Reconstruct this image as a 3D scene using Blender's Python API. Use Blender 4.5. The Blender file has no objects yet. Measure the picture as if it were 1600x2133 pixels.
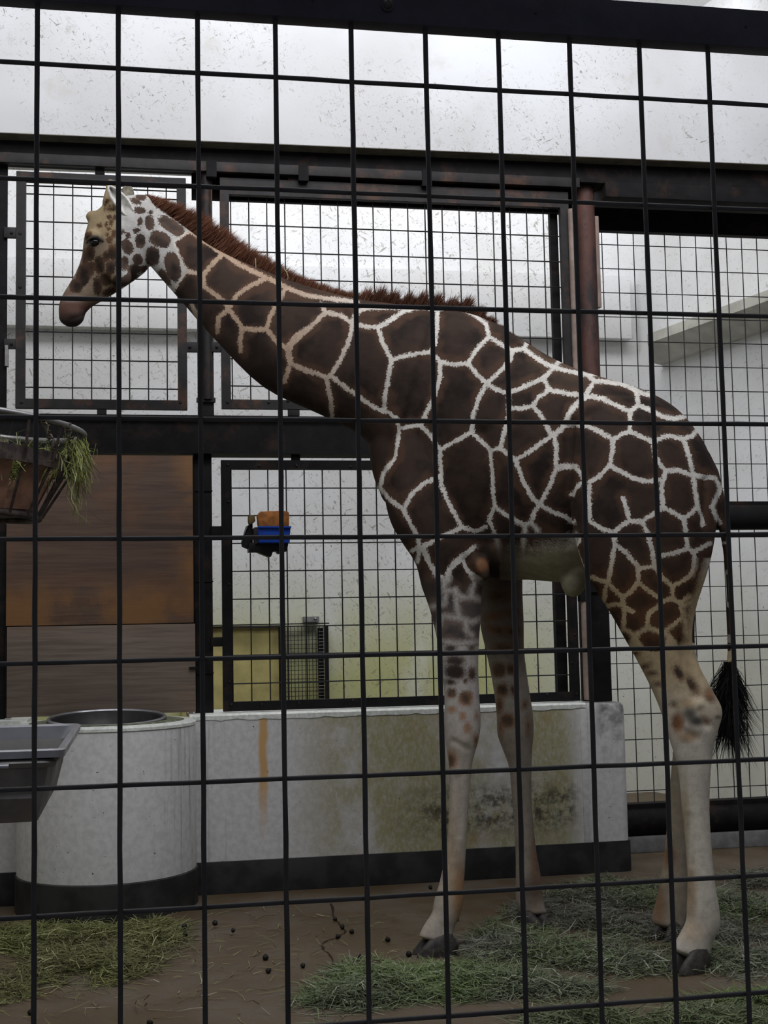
import bpy, bmesh, math, random
import numpy as np
from mathutils import Vector, Matrix
random.seed(7); RNG = np.random.default_rng(7)
SC = bpy.context.scene
COL = SC.collection
# ------------------------------------------------------------------ camera
FPX = 2750.0
YAW, PITCH, ROLL = math.radians(10.63), math.radians(5.111), math.radians(-1.151)
CAM = np.array([0.0, -1.652, 1.45])
def cam_axes():
    cy, sy, cp, sp = math.cos(YAW), math.sin(YAW), math.cos(PITCH), math.sin(PITCH)
    f = np.array([sy*cp, cy*cp, sp]); r0 = np.array([cy, -sy, 0.0]); u0 = np.cross(r0, f)
    c, s = math.cos(ROLL), math.sin(ROLL)
    return c*r0+s*u0, -s*r0+c*u0, f
CR, CU, CF = cam_axes()
cam = bpy.data.cameras.new('camera'); camo = bpy.data.objects.new('camera', cam); COL.objects.link(camo)
cam.sensor_fit = 'VERTICAL'; cam.sensor_height = 36.0; cam.lens = FPX*36.0/2133.0
cam.clip_start = 0.05; cam.clip_end = 100
camo.matrix_world = Matrix(((CR[0], CU[0], -CF[0], CAM[0]), (CR[1], CU[1], -CF[1], CAM[1]), (CR[2], CU[2], -CF[2], CAM[2]), (0, 0, 0, 1)))
SC.camera = camo
def at(x, y, Y):                       # the point of the plane Y seen at a pixel of the survey photograph
    d = CF+CR*(x-800)/FPX-CU*(y-1066.5)/FPX
    return CAM+d*(Y-CAM[1])/d[1]
def atz(x, y, Z=0.0):
    d = CF+CR*(x-800)/FPX-CU*(y-1066.5)/FPX
    return CAM+d*(Z-CAM[2])/d[2]
def proj(P):
    d = np.asarray(P, float)-CAM; w = d@CF
    return np.stack([800+FPX*(d@CR)/w, 1066.5-FPX*(d@CU)/w], -1)
# ------------------------------------------------------------------ light
W = bpy.data.worlds.new('world'); SC.world = W; W.use_nodes = True
W.node_tree.nodes['Background'].inputs[0].default_value = (0.80, 0.87, 1.0, 1)
W.node_tree.nodes['Background'].inputs[1].default_value = 0.14
SC.view_settings.view_transform = 'Standard'; SC.view_settings.look = 'None'
SC.view_settings.gamma = 1.0; SC.view_settings.use_curve_mapping = False
SC.view_settings.exposure = 0.0
def area(name, loc, sx, sy, power, col, target=None):
    l = bpy.data.lights.new(name, 'AREA'); l.shape = 'RECTANGLE'; l.size = sx; l.size_y = sy
    l.energy = power; l.color = col
    o = bpy.data.objects.new(name, l); COL.objects.link(o); o.location = loc
    if target is not None:
        o.rotation_euler = (Vector(target)-Vector(loc)).to_track_quat('-Z', 'Y').to_euler()
    return o
area('fill_visitor_side', (0.8, 0.9, 6.3), 6.0, 2.2, 175, (0.95, 0.96, 1.0), (1.6, 5.9, 2.6))  # added front fill, brightens lintel, giraffe side and low wall
area('skylight_stall', (1.7, 3.2, 6.35), 6.0, 1.4, 175, (0.94, 0.95, 1.0), (1.7, 5.9, 4.3))
area('skylight_back_room', (1.6, 7.1, 6.4), 6.0, 1.2, 138, (0.97, 0.97, 1.0), (1.6, 9.4, 2.2))
# ------------------------------------------------------------------ helpers
def tag(o, label=None, cat=None, group=None, kind=None):
    if label: o['label'] = label
    if cat: o['category'] = cat
    if group: o['group'] = group
    if kind: o['kind'] = kind
    return o
def empty(name, loc=(0, 0, 0), label=None, cat=None, group=None):
    o = bpy.data.objects.new(name, None); COL.objects.link(o); o.location = [float(v) for v in loc]; o.empty_display_size = 0.1
    return tag(o, label, cat, group)
class MB:
    def __init__(s): s.v = []; s.f = []; s.smooth = []
    def add(s, vs, fs, smooth=False):
        n = len(s.v); s.v += [tuple(float(c) for c in v) for v in vs]
        s.f += [tuple(i+n for i in f) for f in fs]; s.smooth += [smooth]*len(fs); return s
    def box(s, x0, x1, y0, y1, z0, z1):
        return s.add([(x, y, z) for x in (x0, x1) for y in (y0, y1) for z in (z0, z1)],
            [(0, 1, 3, 2), (4, 6, 7, 5), (0, 4, 5, 1), (2, 3, 7, 6), (0, 2, 6, 4), (1, 5, 7, 3)])
    def bar(s, a, b, w, h, up=(0, 0, 1)):          # rectangular bar from a to b
        a = np.array(a, float); b = np.array(b, float); t = (b-a)/np.linalg.norm(b-a)
        u = np.array(up, float); u = u-t*(u@t); u /= np.linalg.norm(u); n = np.cross(t, u)
        vs = [p+n*sx*w/2+u*sy*h/2 for p in (a, b) for sx, sy in ((-1, -1), (1, -1), (1, 1), (-1, 1))]
        return s.add(vs, [(3, 2, 1, 0), (4, 5, 6, 7), (0, 1, 5, 4), (1, 2, 6, 5), (2, 3, 7, 6), (3, 0, 4, 7)])
    def tube(s, pts, r, n=10, cap=True):
        pts = np.array(pts, float); m = len(pts); rr = np.broadcast_to(np.array(r, float), (m,))
        T = np.gradient(pts, axis=0); T /= np.linalg.norm(T, axis=1)[:, None]+1e-12
        ref = np.array([0, 0, 1.0]) if abs(T[0, 2]) < 0.9 else np.array([1.0, 0, 0])
        vs = []
        u = np.cross(T[0], ref); u /= np.linalg.norm(u)
        for i in range(m):
            u = u-T[i]*(u@T[i]); u /= np.linalg.norm(u); w = np.cross(T[i], u)
            for k in range(n):
                a = 2*math.pi*k/n; vs.append(pts[i]+rr[i]*(u*math.cos(a)+w*math.sin(a)))
        fs = [(i*n+k, i*n+(k+1) % n, (i+1)*n+(k+1) % n, (i+1)*n+k) for i in range(m-1) for k in range(n)]
        if cap: fs += [tuple(reversed(range(n))), tuple((m-1)*n+k for k in range(n))]
        return s.add(vs, fs, True)
    def lathe(s, prof, c, n=48, a0=0.0, a1=2*math.pi):      # prof: list of (r,z)
        full = abs(a1-a0-2*math.pi) < 1e-6; k = n if full else n+1; vs = []
        for r, z in prof:
            for i in range(k):
                a = a0+(a1-a0)*i/n; vs.append((c[0]+r*math.cos(a), c[1]+r*math.sin(a), c[2]+z))
        fs = []
        for j in range(len(prof)-1):
            for i in range(n):
                i2 = (i+1) % k; fs.append((j*k+i, j*k+i2, (j+1)*k+i2, (j+1)*k+i))
        return s.add(vs, fs, True)
    def build(s, name, m, parent=None, auto=40, bevel=0, seg=2):
        me = bpy.data.meshes.new(name); 
        off = np.array(parent.location if parent and parent.type == 'EMPTY' else (0, 0, 0), float)
        me.from_pydata([tuple(np.array(v)-off) for v in s.v], [], s.f)
        bm = bmesh.new(); bm.from_mesh(me); bmesh.ops.recalc_face_normals(bm, faces=bm.faces)
        if bevel: 
            bmesh.ops.remove_doubles(bm, verts=bm.verts, dist=1e-5)
            bmesh.ops.bevel(bm, geom=list(bm.edges), offset=bevel, segments=seg, affect='EDGES', profile=0.6)
        bm.to_mesh(me); bm.free()
        if bevel or any(s.smooth):
            me.polygons.foreach_set('use_smooth', [True]*len(me.polygons)); me.set_sharp_from_angle(angle=math.radians(auto))
        me.materials.append(m)
        o = bpy.data.objects.new(name, me); COL.objects.link(o)
        if parent: o.parent = parent
        return o
def wireobj(name, mesh, loc, parent, rot=None):
    o = bpy.data.objects.new(name, mesh); COL.objects.link(o); o.parent = parent; o.location = [float(v) for v in loc]
    if rot: o.rotation_euler = rot
    return o
# ------------------------------------------------------------------ materials
class NT:
    def __init__(s, name):
        s.m = bpy.data.materials.new(name); s.m.use_nodes = True; s.t = s.m.node_tree; s.b = s.t.nodes['Principled BSDF']
        s.b.inputs['Specular IOR Level'].default_value = 0.3
    def n(s, ty, **kw):
        nd = s.t.nodes.new(ty)
        for k, v in kw.items():
            if k[0] == '_': setattr(nd, k[1:], v)
            else:
                key = int(k[1:]) if k[0] == 'i' and k[1:].isdigit() else k.replace('__', ' ')
                if hasattr(v, 'is_output'): s.t.links.new(v, nd.inputs[key])
                else: nd.inputs[key].default_value = v
        return nd
    def math(s, op, a, b=None, c=None, clamp=False):
        nd = s.t.nodes.new('ShaderNodeMath'); nd.operation = op; nd.use_clamp = clamp
        for i, v in enumerate((a, b, c)):
            if v is None: continue
            if hasattr(v, 'is_output'): s.t.links.new(v, nd.inputs[i])
            else: nd.inputs[i].default_value = v
        return nd.outputs[0]
    def pos(s): return s.n('ShaderNodeNewGeometry').outputs['Position']
    def obj(s): return s.n('ShaderNodeTexCoord').outputs['Object']
    def scaled(s, v, sc): return s.n('ShaderNodeVectorMath', _operation='MULTIPLY', i0=v, i1=sc).outputs[0]
    def rot(s, v, e):
        return s.n('ShaderNodeVectorRotate', _rotation_type='EULER_XYZ', Vector=v, Rotation=e).outputs[0]
    def noise(s, v, scale, detail=4, rough=0.55, dist=0.0):
        return s.n('ShaderNodeTexNoise', Vector=v, Scale=scale, Detail=detail, Roughness=rough, Distortion=dist).outputs[0]
    def step(s, x, lo, hi, a=0.0, b=1.0):
        nd = s.t.nodes.new('ShaderNodeMapRange'); nd.interpolation_type = 'SMOOTHSTEP'
        s.t.links.new(x, nd.inputs[0])
        for i, v in zip((1, 2, 3, 4), (lo, hi, a, b)): nd.inputs[i].default_value = v
        return nd.outputs[0]
    def mix(s, f, a, b):
        nd = s.t.nodes.new('ShaderNodeMix'); nd.data_type = 'RGBA'
        for k, v in ((0, f), (6, a), (7, b)):
            if hasattr(v, 'is_output'): s.t.links.new(v, nd.inputs[k])
            else: nd.inputs[k].default_value = (*v, 1) if k and len(v) == 3 else v
        return nd.outputs[2]
    def xyz(s, v):
        nd = s.n('ShaderNodeSeparateXYZ', i0=v); return nd.outputs
    def done(s, col=None, rough=0.6, metal=0.0, bump=None, bs=0.3, bd=0.01, spec=None):
        for k, v in (('Base Color', col), ('Roughness', rough), ('Metallic', metal)):
            if v is None: continue
            if hasattr(v, 'is_output'): s.t.links.new(v, s.b.inputs[k])
            else: s.b.inputs[k].default_value = (*v, 1) if k == 'Base Color' else v
        if spec is not None: s.b.inputs['Specular IOR Level'].default_value = spec
        if bump is not None:
            nd = s.n('ShaderNodeBump', Strength=bs, Distance=bd, Height=bump); s.t.links.new(nd.outputs[0], s.b.inputs['Normal'])
        return s.m
def plain(name, col, rough=0.6, metal=0.0, var=0.25, scale=20, spec=None):
    t = NT(name); n = t.noise(t.pos(), scale)
    c = t.mix(t.step(n, 0.35, 0.65), [v*(1-var) for v in col], [min(1, v*(1+var)) for v in col])
    return t.done(c, rough, metal, bump=n, bs=0.15, bd=0.004, spec=spec)
def m_white():
    t = NT('white painted concrete'); p = t.pos()
    big = t.noise(p, 0.9, 3); c = t.mix(t.step(big, 0.35, 0.7), (0.66, 0.655, 0.65), (0.80, 0.81, 0.82))
    # scuffs: specks and short scratches of dirt, dense in cloudy patches
    cl = t.noise(p, 1.7, 3, 0.6); s1 = t.noise(p, 38, 4, 0.7, 0.4)
    for sc, e in (((16, 16, 75), (.3, .5, .2)), ((80, 80, 17), (-.2, .35, .6)), ((20, 20, 70), (.2, -.7, .1)), ((44, 44, 40), (0, 0, 0))):
        q = t.noise(t.scaled(t.rot(p, e), sc), 1.0, 3, 0.6, 0.8); c = t.mix(t.math('MULTIPLY', t.math('MULTIPLY', t.step(q, 0.64, 0.70), t.step(cl, 0.34, 0.60)), 0.75), c, (0.20, 0.18, 0.14))
    q = t.noise(p, 12, 5, 0.7); c = t.mix(t.math('MULTIPLY', t.math('MULTIPLY', t.step(q, 0.56, 0.74), t.step(cl, 0.40, 0.62)), 0.5), c, (0.36, 0.33, 0.27))
    s3 = t.noise(p, 3.2, 5, 0.6); c = t.mix(t.math('MULTIPLY', t.step(s3, 0.55, 0.78), 0.45), c, (0.50, 0.45, 0.36))
    return t.done(c, 0.7, bump=s1, bs=0.06, bd=0.004)
def m_room():
    t = NT('white painted room wall'); p = t.pos(); X, Y, Z = t.xyz(p)
    big = t.noise(p, 1.2, 3); c = t.mix(t.step(big, 0.35, 0.7), (0.70, 0.70, 0.69), (0.80, 0.81, 0.82))
    st = t.noise(t.scaled(p, (1, 1, 0.35)), 1.6, 4, 0.6)
    low = t.math('MULTIPLY', t.step(Z, 2.2, 1.0), t.step(X, 4.0, 2.9, 0.25, 1.0))
    c = t.mix(t.math('MULTIPLY', t.math('MULTIPLY', low, t.step(st, 0.22, 0.52)), 0.95), c, (0.50, 0.51, 0.22))
    cl = t.noise(p, 0.8, 3, 0.6)
    for sc, e in (((9, 9, 48), (.3, .5, .2)), ((46, 46, 10), (-.2, .35, .6)), ((12, 12, 44), (.2, -.7, .1)), ((30, 30, 26), (0, 0, 0))):
        q = t.noise(t.scaled(t.rot(p, e), sc), 1.0, 4, 0.65, 0.9); c = t.mix(t.math('MULTIPLY', t.math('MULTIPLY', t.step(q, 0.61, 0.68), t.math('MULTIPLY', t.step(cl, 0.27, 0.52), t.step(X, 4.25, 3.6, 0.35, 1.0))), 0.7), c, (0.24, 0.22, 0.17))
    s2 = t.noise(p, 45, 2, 0.5); c = t.mix(t.step(s2, 0.71, 0.75), c, (0.20, 0.19, 0.13))
    return t.done(c, 0.7)
def m_lowwall():
    t = NT('stained white low wall'); p = t.pos(); X, Y, Z = t.xyz(p)
    n1 = t.noise(p, 30, 4); c = t.mix(t.step(n1, 0.3, 0.7), (0.57, 0.555, 0.545), (0.68, 0.67, 0.66))
    # algae bloom in the middle of the wall
    cl = t.noise(t.scaled(p, (1, 1, 0.7)), 2.2, 5, 0.62)
    xm = t.math('MULTIPLY', t.step(X, 0.75, 1.25), t.step(X, 2.62, 2.45))
    al = t.math('MULTIPLY', xm, t.math('MULTIPLY', t.step(cl, 0.33, 0.56), t.step(t.noise(t.scaled(p, (1, 1, 0.5)), 55, 5, 0.75), 0.20, 0.60, 0.35, 1.0)))
    c = t.mix(t.math('MULTIPLY', al, 0.85), c, (0.31, 0.28, 0.105))
    n3 = t.noise(p, 5, 6, 0.7); c = t.mix(t.math('MULTIPLY', t.math('MULTIPLY', xm, t.step(n3, 0.52, 0.72)), 0.5), c, (0.34, 0.22, 0.09))
    # black mould band where the animals rub, a hand above the plinth
    band = t.math('MULTIPLY', t.step(Z, 0.20, 0.34), t.step(Z, 0.60, 0.44))
    md = t.math('MULTIPLY', t.math('MULTIPLY', t.step(X, 1.35, 1.75), t.step(X, 2.60, 2.48)), band)
    n4 = t.noise(p, 14, 6, 0.75); c = t.mix(t.math('MULTIPLY', t.math('MULTIPLY', md, t.step(n4, 0.40, 0.62)), 0.92), c, (0.055, 0.05, 0.03))
    # rust run from a fixing
    rx = t.math('ABSOLUTE', t.math('SUBTRACT', X, t.math('ADD', 0.697, t.math('MULTIPLY', t.math('SUBTRACT', t.noise(p, 9, 2), 0.5), 0.03))))
    rs = t.math('MULTIPLY', t.step(rx, 0.036, 0.012), t.step(Z, 0.22, 0.70))
    c = t.mix(t.math('MULTIPLY', rs, 0.9), c, (0.58, 0.33, 0.10))
    # grime: vertical runs near the corner with the round basin and at the pier
    vr = t.noise(t.scaled(p, (30, 30, 1.2)), 1.0, 4, 0.6)
    nb = t.math('MULTIPLY', t.step(X, 0.62, 0.30), t.step(X, 0.05, 0.22))
    c = t.mix(t.math('MULTIPLY', t.math('MULTIPLY', nb, t.step(vr, 0.50, 0.72)), 0.6), c, (0.19, 0.18, 0.12))
    pr = t.math('MULTIPLY', t.math('MULTIPLY', t.step(X, 2.66, 2.74), t.step(Z, 0.52, 0.93)), t.step(t.noise(p, 7, 4), 0.34, 0.58))
    c = t.mix(t.math('MULTIPLY', pr, 0.85), c, (0.08, 0.08, 0.075))
    sp = t.noise(p, 55, 2); c = t.mix(t.step(sp, 0.72, 0.76), c, (0.10, 0.09, 0.07))
    return t.done(c, 0.65, bump=n1, bs=0.1, bd=0.004)
def m_steel(name, col=(0.0095, 0.0092, 0.0098), rust=0.25, rough=0.68):
    t = NT(name); p = t.pos(); n = t.noise(p, 9, 6, 0.65)
    c = t.mix(t.step(n, 0.3, 0.7), [v*0.75 for v in col], [v*1.35 for v in col])
    n2 = t.noise(p, 5, 6, 0.7); c = t.mix(t.math('MULTIPLY', t.step(n2, 0.50, 0.68), rust), c, (0.085, 0.042, 0.026))
    n3 = t.noise(p, 40, 4, 0.7); return t.done(c, rough, 0.0, bump=n3, bs=0.25, bd=0.003, spec=0.12 if col[0] < 0.012 else 0.25)
def m_floor():
    t = NT('wet brown concrete floor'); p = t.pos()
    n = t.noise(p, 1.6, 6, 0.6); c = t.mix(t.step(n, 0.32, 0.68), (0.092, 0.063, 0.032), (0.140, 0.112, 0.082))
    n2 = t.noise(p, 6, 5, 0.65); c = t.mix(t.math('MULTIPLY', t.step(n2, 0.45, 0.72), 0.55), c, (0.115, 0.066, 0.024))
    n3 = t.noise(p, 70, 3, 0.6); c = t.mix(t.math('MULTIPLY', t.step(n3, 0.55, 0.75), 0.35), c, (0.20, 0.175, 0.13))
    r = t.step(n, 0.35, 0.65, 0.42, 0.75)
    return t.done(c, r, bump=t.math('ADD', n3, n2), bs=0.2, bd=0.006)
def m_wood(name, a, b, red):
    t = NT(name); p = t.pos()
    g = t.noise(t.scaled(p, (1.2, 1, 26)), 2.2, 5, 0.6, 0.6); c = t.mix(t.step(g, 0.3, 0.7), a, b)
    n = t.noise(t.scaled(p, (1, 1, 1.3)), 1.9, 4, 0.6); c = t.mix(t.math('MULTIPLY', t.step(n, 0.45, 0.70), 0.7), c, red)
    X, Y, Z = t.xyz(p); n2 = t.noise(p, 3.5, 5, 0.65)   # weathered edges: orange along the foot and the right side of the board
    ed = t.math('MAXIMUM', t.math('MULTIPLY', t.step(Z, 1.85, 1.60), t.step(Z, 1.40, 1.52)), t.step(X, 0.16, 0.30))
    c = t.mix(t.math('MULTIPLY', t.math('MULTIPLY', ed, t.step(n2, 0.35, 0.60)), 0.75 if red[0] > 0.18 else 0.1), c, (0.26, 0.125, 0.045))
    return t.done(c, 0.6, bump=g, bs=0.15, bd=0.004)
def m_metal(name, col, rough=0.35):
    t = NT(name); p = t.pos(); n = t.noise(p, 6, 5, 0.6)
    c = t.mix(t.step(n, 0.3, 0.7), [v*0.7 for v in col], col); r = t.step(n, 0.3, 0.7, rough*1.4, rough*0.8)
    return t.done(c, r, 0.7, bump=n, bs=0.05, bd=0.01)
def m_attr(name, rough=0.7):
    t = NT(name); a = t.n('ShaderNodeAttribute', _attribute_name='col').outputs['Color']
    return t.done(a, rough, spec=0.2)
def m_rust():
    t = NT('rusty red steel'); p = t.pos(); n = t.noise(t.scaled(p, (1, 1, 0.4)), 7, 6, 0.7)
    c = t.mix(t.step(n, 0.35, 0.62), (0.028, 0.024, 0.024), (0.115, 0.052, 0.040))
    n2 = t.noise(p, 30, 5); c = t.mix(t.math('MULTIPLY', t.step(n2, 0.55, 0.7), 0.5), c, (0.05, 0.035, 0.03))
    return t.done(c, 0.65, bump=n2, bs=0.3, bd=0.004)
M = dict(white=m_white(), room=m_room(), low=m_lowwall(), steel=m_steel('dark painted steel'), bars=m_steel('dark iron mesh bars', (0.042, 0.039, 0.039), 0.15, 0.45),
    wire=m_steel('grey galvanised wire', (0.016, 0.016, 0.017), 0.1, 0.55), plinth=plain('dark plinth paint', (0.030, 0.029, 0.028), 0.6, 0, 0.35, 8),
    rail=m_steel('dark blue black rail steel', (0.036, 0.033, 0.046), 0.05, 0.42),
    rusty=m_steel('rust stained frame steel', (0.020, 0.018, 0.018), 0.9, 0.55), rust=m_rust(), floor=m_floor(),
    ply1=m_wood('reddish plywood', (0.085, 0.052, 0.038), (0.135, 0.085, 0.060), (0.20, 0.095, 0.042)), ply2=m_wood('grey brown plywood', (0.12, 0.090, 0.072), (0.19, 0.145, 0.115), (0.15, 0.105, 0.078)),
    stainless=m_metal('stainless steel', (0.50, 0.50, 0.53), 0.32), dullsteel=m_metal('dull stainless steel', (0.30, 0.285, 0.27), 0.55), galv=plain('grey concrete curb', (0.20, 0.195, 0.19), 0.7, 0, 0.2, 12),
    cap=plain('white chipped coping paint', (0.80, 0.82, 0.76), 0.55, 0, 0.12, 40), moss=plain('mossy grey rim', (0.17, 0.18, 0.115), 0.85, 0, 0.45, 30),
    yellow=plain('yellowed board', (0.46, 0.40, 0.16), 0.6, 0, 0.15, 6), blue=plain('blue plastic', (0.012, 0.065, 0.42), 0.35, 0, 0.1, 10),
    salt=plain('orange brown salt block', (0.36, 0.135, 0.032), 0.6, 0, 0.3, 22), black=plain('black plastic', (0.012, 0.012, 0.014), 0.45, 0, 0.2, 10),
    pale=plain('pale pinkish pipe', (0.27, 0.20, 0.165), 0.6, 0, 0.2, 10), basketwood=plain('reddish brown basket board', (0.32, 0.175, 0.115), 0.6, 0, 0.25, 14),
    ring=m_metal('basket rim steel', (0.34, 0.33, 0.33), 0.36), strap=plain('dark rusty strap', (0.055, 0.040, 0.034), 0.6, 0, 0.4, 25), rope=plain('frayed grey rope', (0.16, 0.14, 0.105), 0.9, 0, 0.3, 60),
    ledge=plain('dusty off white ledge', (0.52, 0.51, 0.45), 0.7, 0, 0.15, 5), soffit=plain('shade darkened olive grey soffit', (0.17, 0.155, 0.115), 0.8, 0, 0.25, 10), bowl=m_metal('dark worn steel', (0.085, 0.082, 0.080), 0.45), hay=m_attr('hay blades', 0.7), dung=plain('dung', (0.012, 0.011, 0.008), 0.55, 0, 0.3, 120), crack=plain('crack filling', (0.03, 0.017, 0.010), 0.9),
    hoof=plain('grey brown hoof horn', (0.052, 0.045, 0.040), 0.5, 0, 0.35, 40), eye=plain('dark eye', (0.006, 0.005, 0.005), 0.15, 0, 0, 5, 0.5))
# ================================================================== the building
YW = 5.93                                   # face of the low wall
YP = 6.08                                   # face of the mesh panels standing on it
def struct(name, mb, m, **k):
    return tag(mb.build(name, m, **k), kind='structure')
fl = MB(); fl.add([(-4, -0.4, 0), (8, -0.4, 0), (8, 9.6, 0), (-4, 9.6, 0), (-4, -0.4, -0.2), (8, -0.4, -0.2), (8, 9.6, -0.2), (-4, 9.6, -0.2)], [(0, 1, 2, 3), (7, 6, 5, 4), (0, 4, 5, 1), (1, 5, 6, 2), (2, 6, 7, 3), (3, 7, 4, 0)])
floor = struct('floor', fl, M['floor'])
cr = [(689, 1882), (698, 1912), (713, 1930), (719, 1944), (703, 1953), (680, 1960), (669, 1971), (678, 1981), (689, 1994), (698, 2013)]
mb = MB(); pts = [atz(x, y) for x, y in cr]; vs = []; fs = []
dense = []
for a, b in zip(pts[:-1], pts[1:]):
    for k in range(4): dense.append(a+(b-a)*k/4+np.array([random.uniform(-.006, .006), random.uniform(-.012, .012), 0]))
dense.append(pts[-1])
for i, p in enumerate(dense):
    w = random.uniform(0.003, 0.008)
    vs += [p+np.array([-w, 0, 0.0012]), p+np.array([0, 0, 0.0025]), p+np.array([w, 0, 0.0012])]
for i in range(len(dense)-1):
    fs += [(3*i, 3*i+1, 3*i+4, 3*i+3), (3*i+1, 3*i+2, 3*i+5, 3*i+4)]
mb.add(vs, fs); mb.build('crack', M['crack'], floor)
# room behind
struct('wall_back', MB().box(-3.5, 4.6, 9.4, 9.6, 0, 6.6), M['room'])
struct('trim_1', MB().box(-3.5, 4.32, 9.27, 9.4, 3.98, 4.55), M['room'], bevel=0.008)       # beam along the rear wall
struct('wall_right', MB().add([(x, y, z) for z in (0, 6.6) for x, y in ((4.42, 9.4), (5.02, 6.75), (5.2, 6.75), (4.6, 9.4))], [(0, 1, 2, 3), (7, 6, 5, 4), (0, 4, 5, 1), (1, 5, 6, 2), (2, 6, 7, 3), (3, 7, 4, 0)]), M['room'])
struct('trim_2', MB().add([(x, y, z) for z, pts in ((3.70, ((4.40, 8.98), (4.96, 6.60), (5.06, 6.6), (4.50, 9.05))), (3.82, ((4.25, 8.75), (4.77, 6.45), (5.06, 6.6), (4.50, 9.05))), (3.90, ((4.25, 8.75), (4.77, 6.45), (5.06, 6.6), (4.50, 9.05)))) for x, y in pts],
    [(3, 2, 1, 0), (8, 9, 10, 11)]+[(b+k, b+(k+1) % 4, b+4+(k+1) % 4, b+4+k) for b in (0, 4) for k in range(4)]), M['ledge'])  # ledge along the side wall
struct('wall_left', MB().box(-3.7, -3.5, 0.5, 9.6, 0, 6.6), M['room'])
struct('ceiling', MB().box(-4, 8, -0.4, 9.6, 6.6, 6.75), M['room'])
# lintel over the stall front
li = MB(); li.add([(-3.5, YW, 4.305), (6.2, YW, 4.37), (6.2, YW, 5.46), (-3.5, YW, 5.02), (-3.5, 6.55, 4.305), (6.2, 6.55, 4.37), (6.2, 6.55, 5.46), (-3.5, 6.55, 5.02)],
    [(0, 1, 2, 3), (7, 6, 5, 4), (0, 4, 5, 1), (1, 5, 6, 2), (2, 6, 7, 3), (3, 7, 4, 0)])
struct('wall_header', li, M['white'], bevel=0.006)
struct('trim_5', MB().add([(x, y, z) for y in (YW+0.003, 6.06) for x, z in ((-3.5, 4.303), (6.2, 4.368), (6.2, 4.371), (-3.5, 4.306))], [(0, 1, 2, 3), (7, 6, 5, 4), (0, 4, 5, 1), (2, 6, 7, 3), (1, 5, 6, 2), (3, 7, 4, 0)]), M['soffit'])  # olive soffit strip, the underside's shade is painted into its darker colour
struct('trim_3', MB().box(4.05, 4.28, 6.0, 6.5, 5.0, 6.6), M['room'])
# low wall: face, coping and plinth
def lowwall():
    w = MB().box(0.30, 2.63, YW, 6.42, 0.0, 0.965).build('wall_low', M['low']); tag(w, kind='structure')
    # rounded pier at the right hand end
    pr = MB(); n = 8; prof = []
    x0, x1, y0, y1, r = 2.62, 2.876, YW+0.005, 6.45, 0.05
    out = [(x0, y0)]+[(x1-r+r*math.cos(a), y0+r+r*math.sin(a)) for a in np.linspace(-math.pi/2, 0, n)]+[(x1, y1), (x0, y1)]
    k = len(out); vs = [(x, y, z) for z in (0.0, 0.94, 0.975, 0.99) for x, y in out]
    c = np.array([2.75, 6.2])
    vs = vs[:2*k]+[(c[0]+(x-c[0])*0.97, c[1]+(y-c[1])*0.99, 0.972) for x, y in out]+[(c[0]+(x-c[0])*0.86, c[1]+(y-c[1])*0.95, 0.988) for x, y in out]
    fs = [(j*k+i, j*k+(i+1) % k, (j+1)*k+(i+1) % k, (j+1)*k+i) for j in range(3) for i in range(k)]+[tuple(3*k+i for i in range(k))]
    pr.add(vs, fs, True); pr.build('pier', M['low'], w)
    cp = MB()
    xs = np.linspace(0.285, 2.62, 80); vs = []; fs = []
    for i, x in enumerate(xs):
        j = 0.0025*math.sin(x*37)+random.uniform(-0.003, 0.003)
        vs += [(x, YW-0.004, 0.962+j), (x, YW-0.006, 0.986), (x, YW+0.01, 0.994), (x, 6.42, 0.994), (x, 6.42, 0.962)]
    for i in range(len(xs)-1):
        for q in range(4): fs.append((5*i+q, 5*i+q+1, 5*i+q+6, 5*i+q+5))
    cp.add(vs, fs); cp.build('coping', M['cap'], w)
    pl = MB().box(0.25, 2.63, YW-0.012, YW+0.01, 0.0, 0.178); pl.build('plinth', M['plinth'], w, bevel=0.004)
    pl = MB(); out2 = [(x0, y0-0.012)]+[(x1+0.008-r+r*math.cos(a), y0-0.012+r+r*math.sin(a)) for a in np.linspace(-math.pi/2, 0, n)]+[(x1+0.008, y1), (x0, y1)]
    vs = [(x, y, z) for z in (0.0, 0.178) for x, y in out2]; fs = [(i, (i+1) % k, k+(i+1) % k, k+i) for i in range(k)]+[tuple(k+i for i in range(k))]
    pl.add(vs, fs, True); tag(pl.build('pier_plinth', M['plinth'], w))
    MB().box(2.585, 2.625, YW-0.004, YW+0.02, 0.178, 0.955).build('joint_strip', M['low'], w, bevel=0.002)
    return w
wl = lowwall()
w2 = tag(MB().box(-3.5, -0.632, YW, 6.42, 0.0, 0.965).build('wall_low', M['low']), kind='structure')
MB().box(-3.5, -0.60, YW-0.012, YW+0.01, 0.0, 0.178).build('plinth', M['plinth'], w2, bevel=0.004)
MB().box(-3.5, -0.60, YW-0.006, 6.42, 0.962, 0.994).build('coping', M['cap'], w2)
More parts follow.
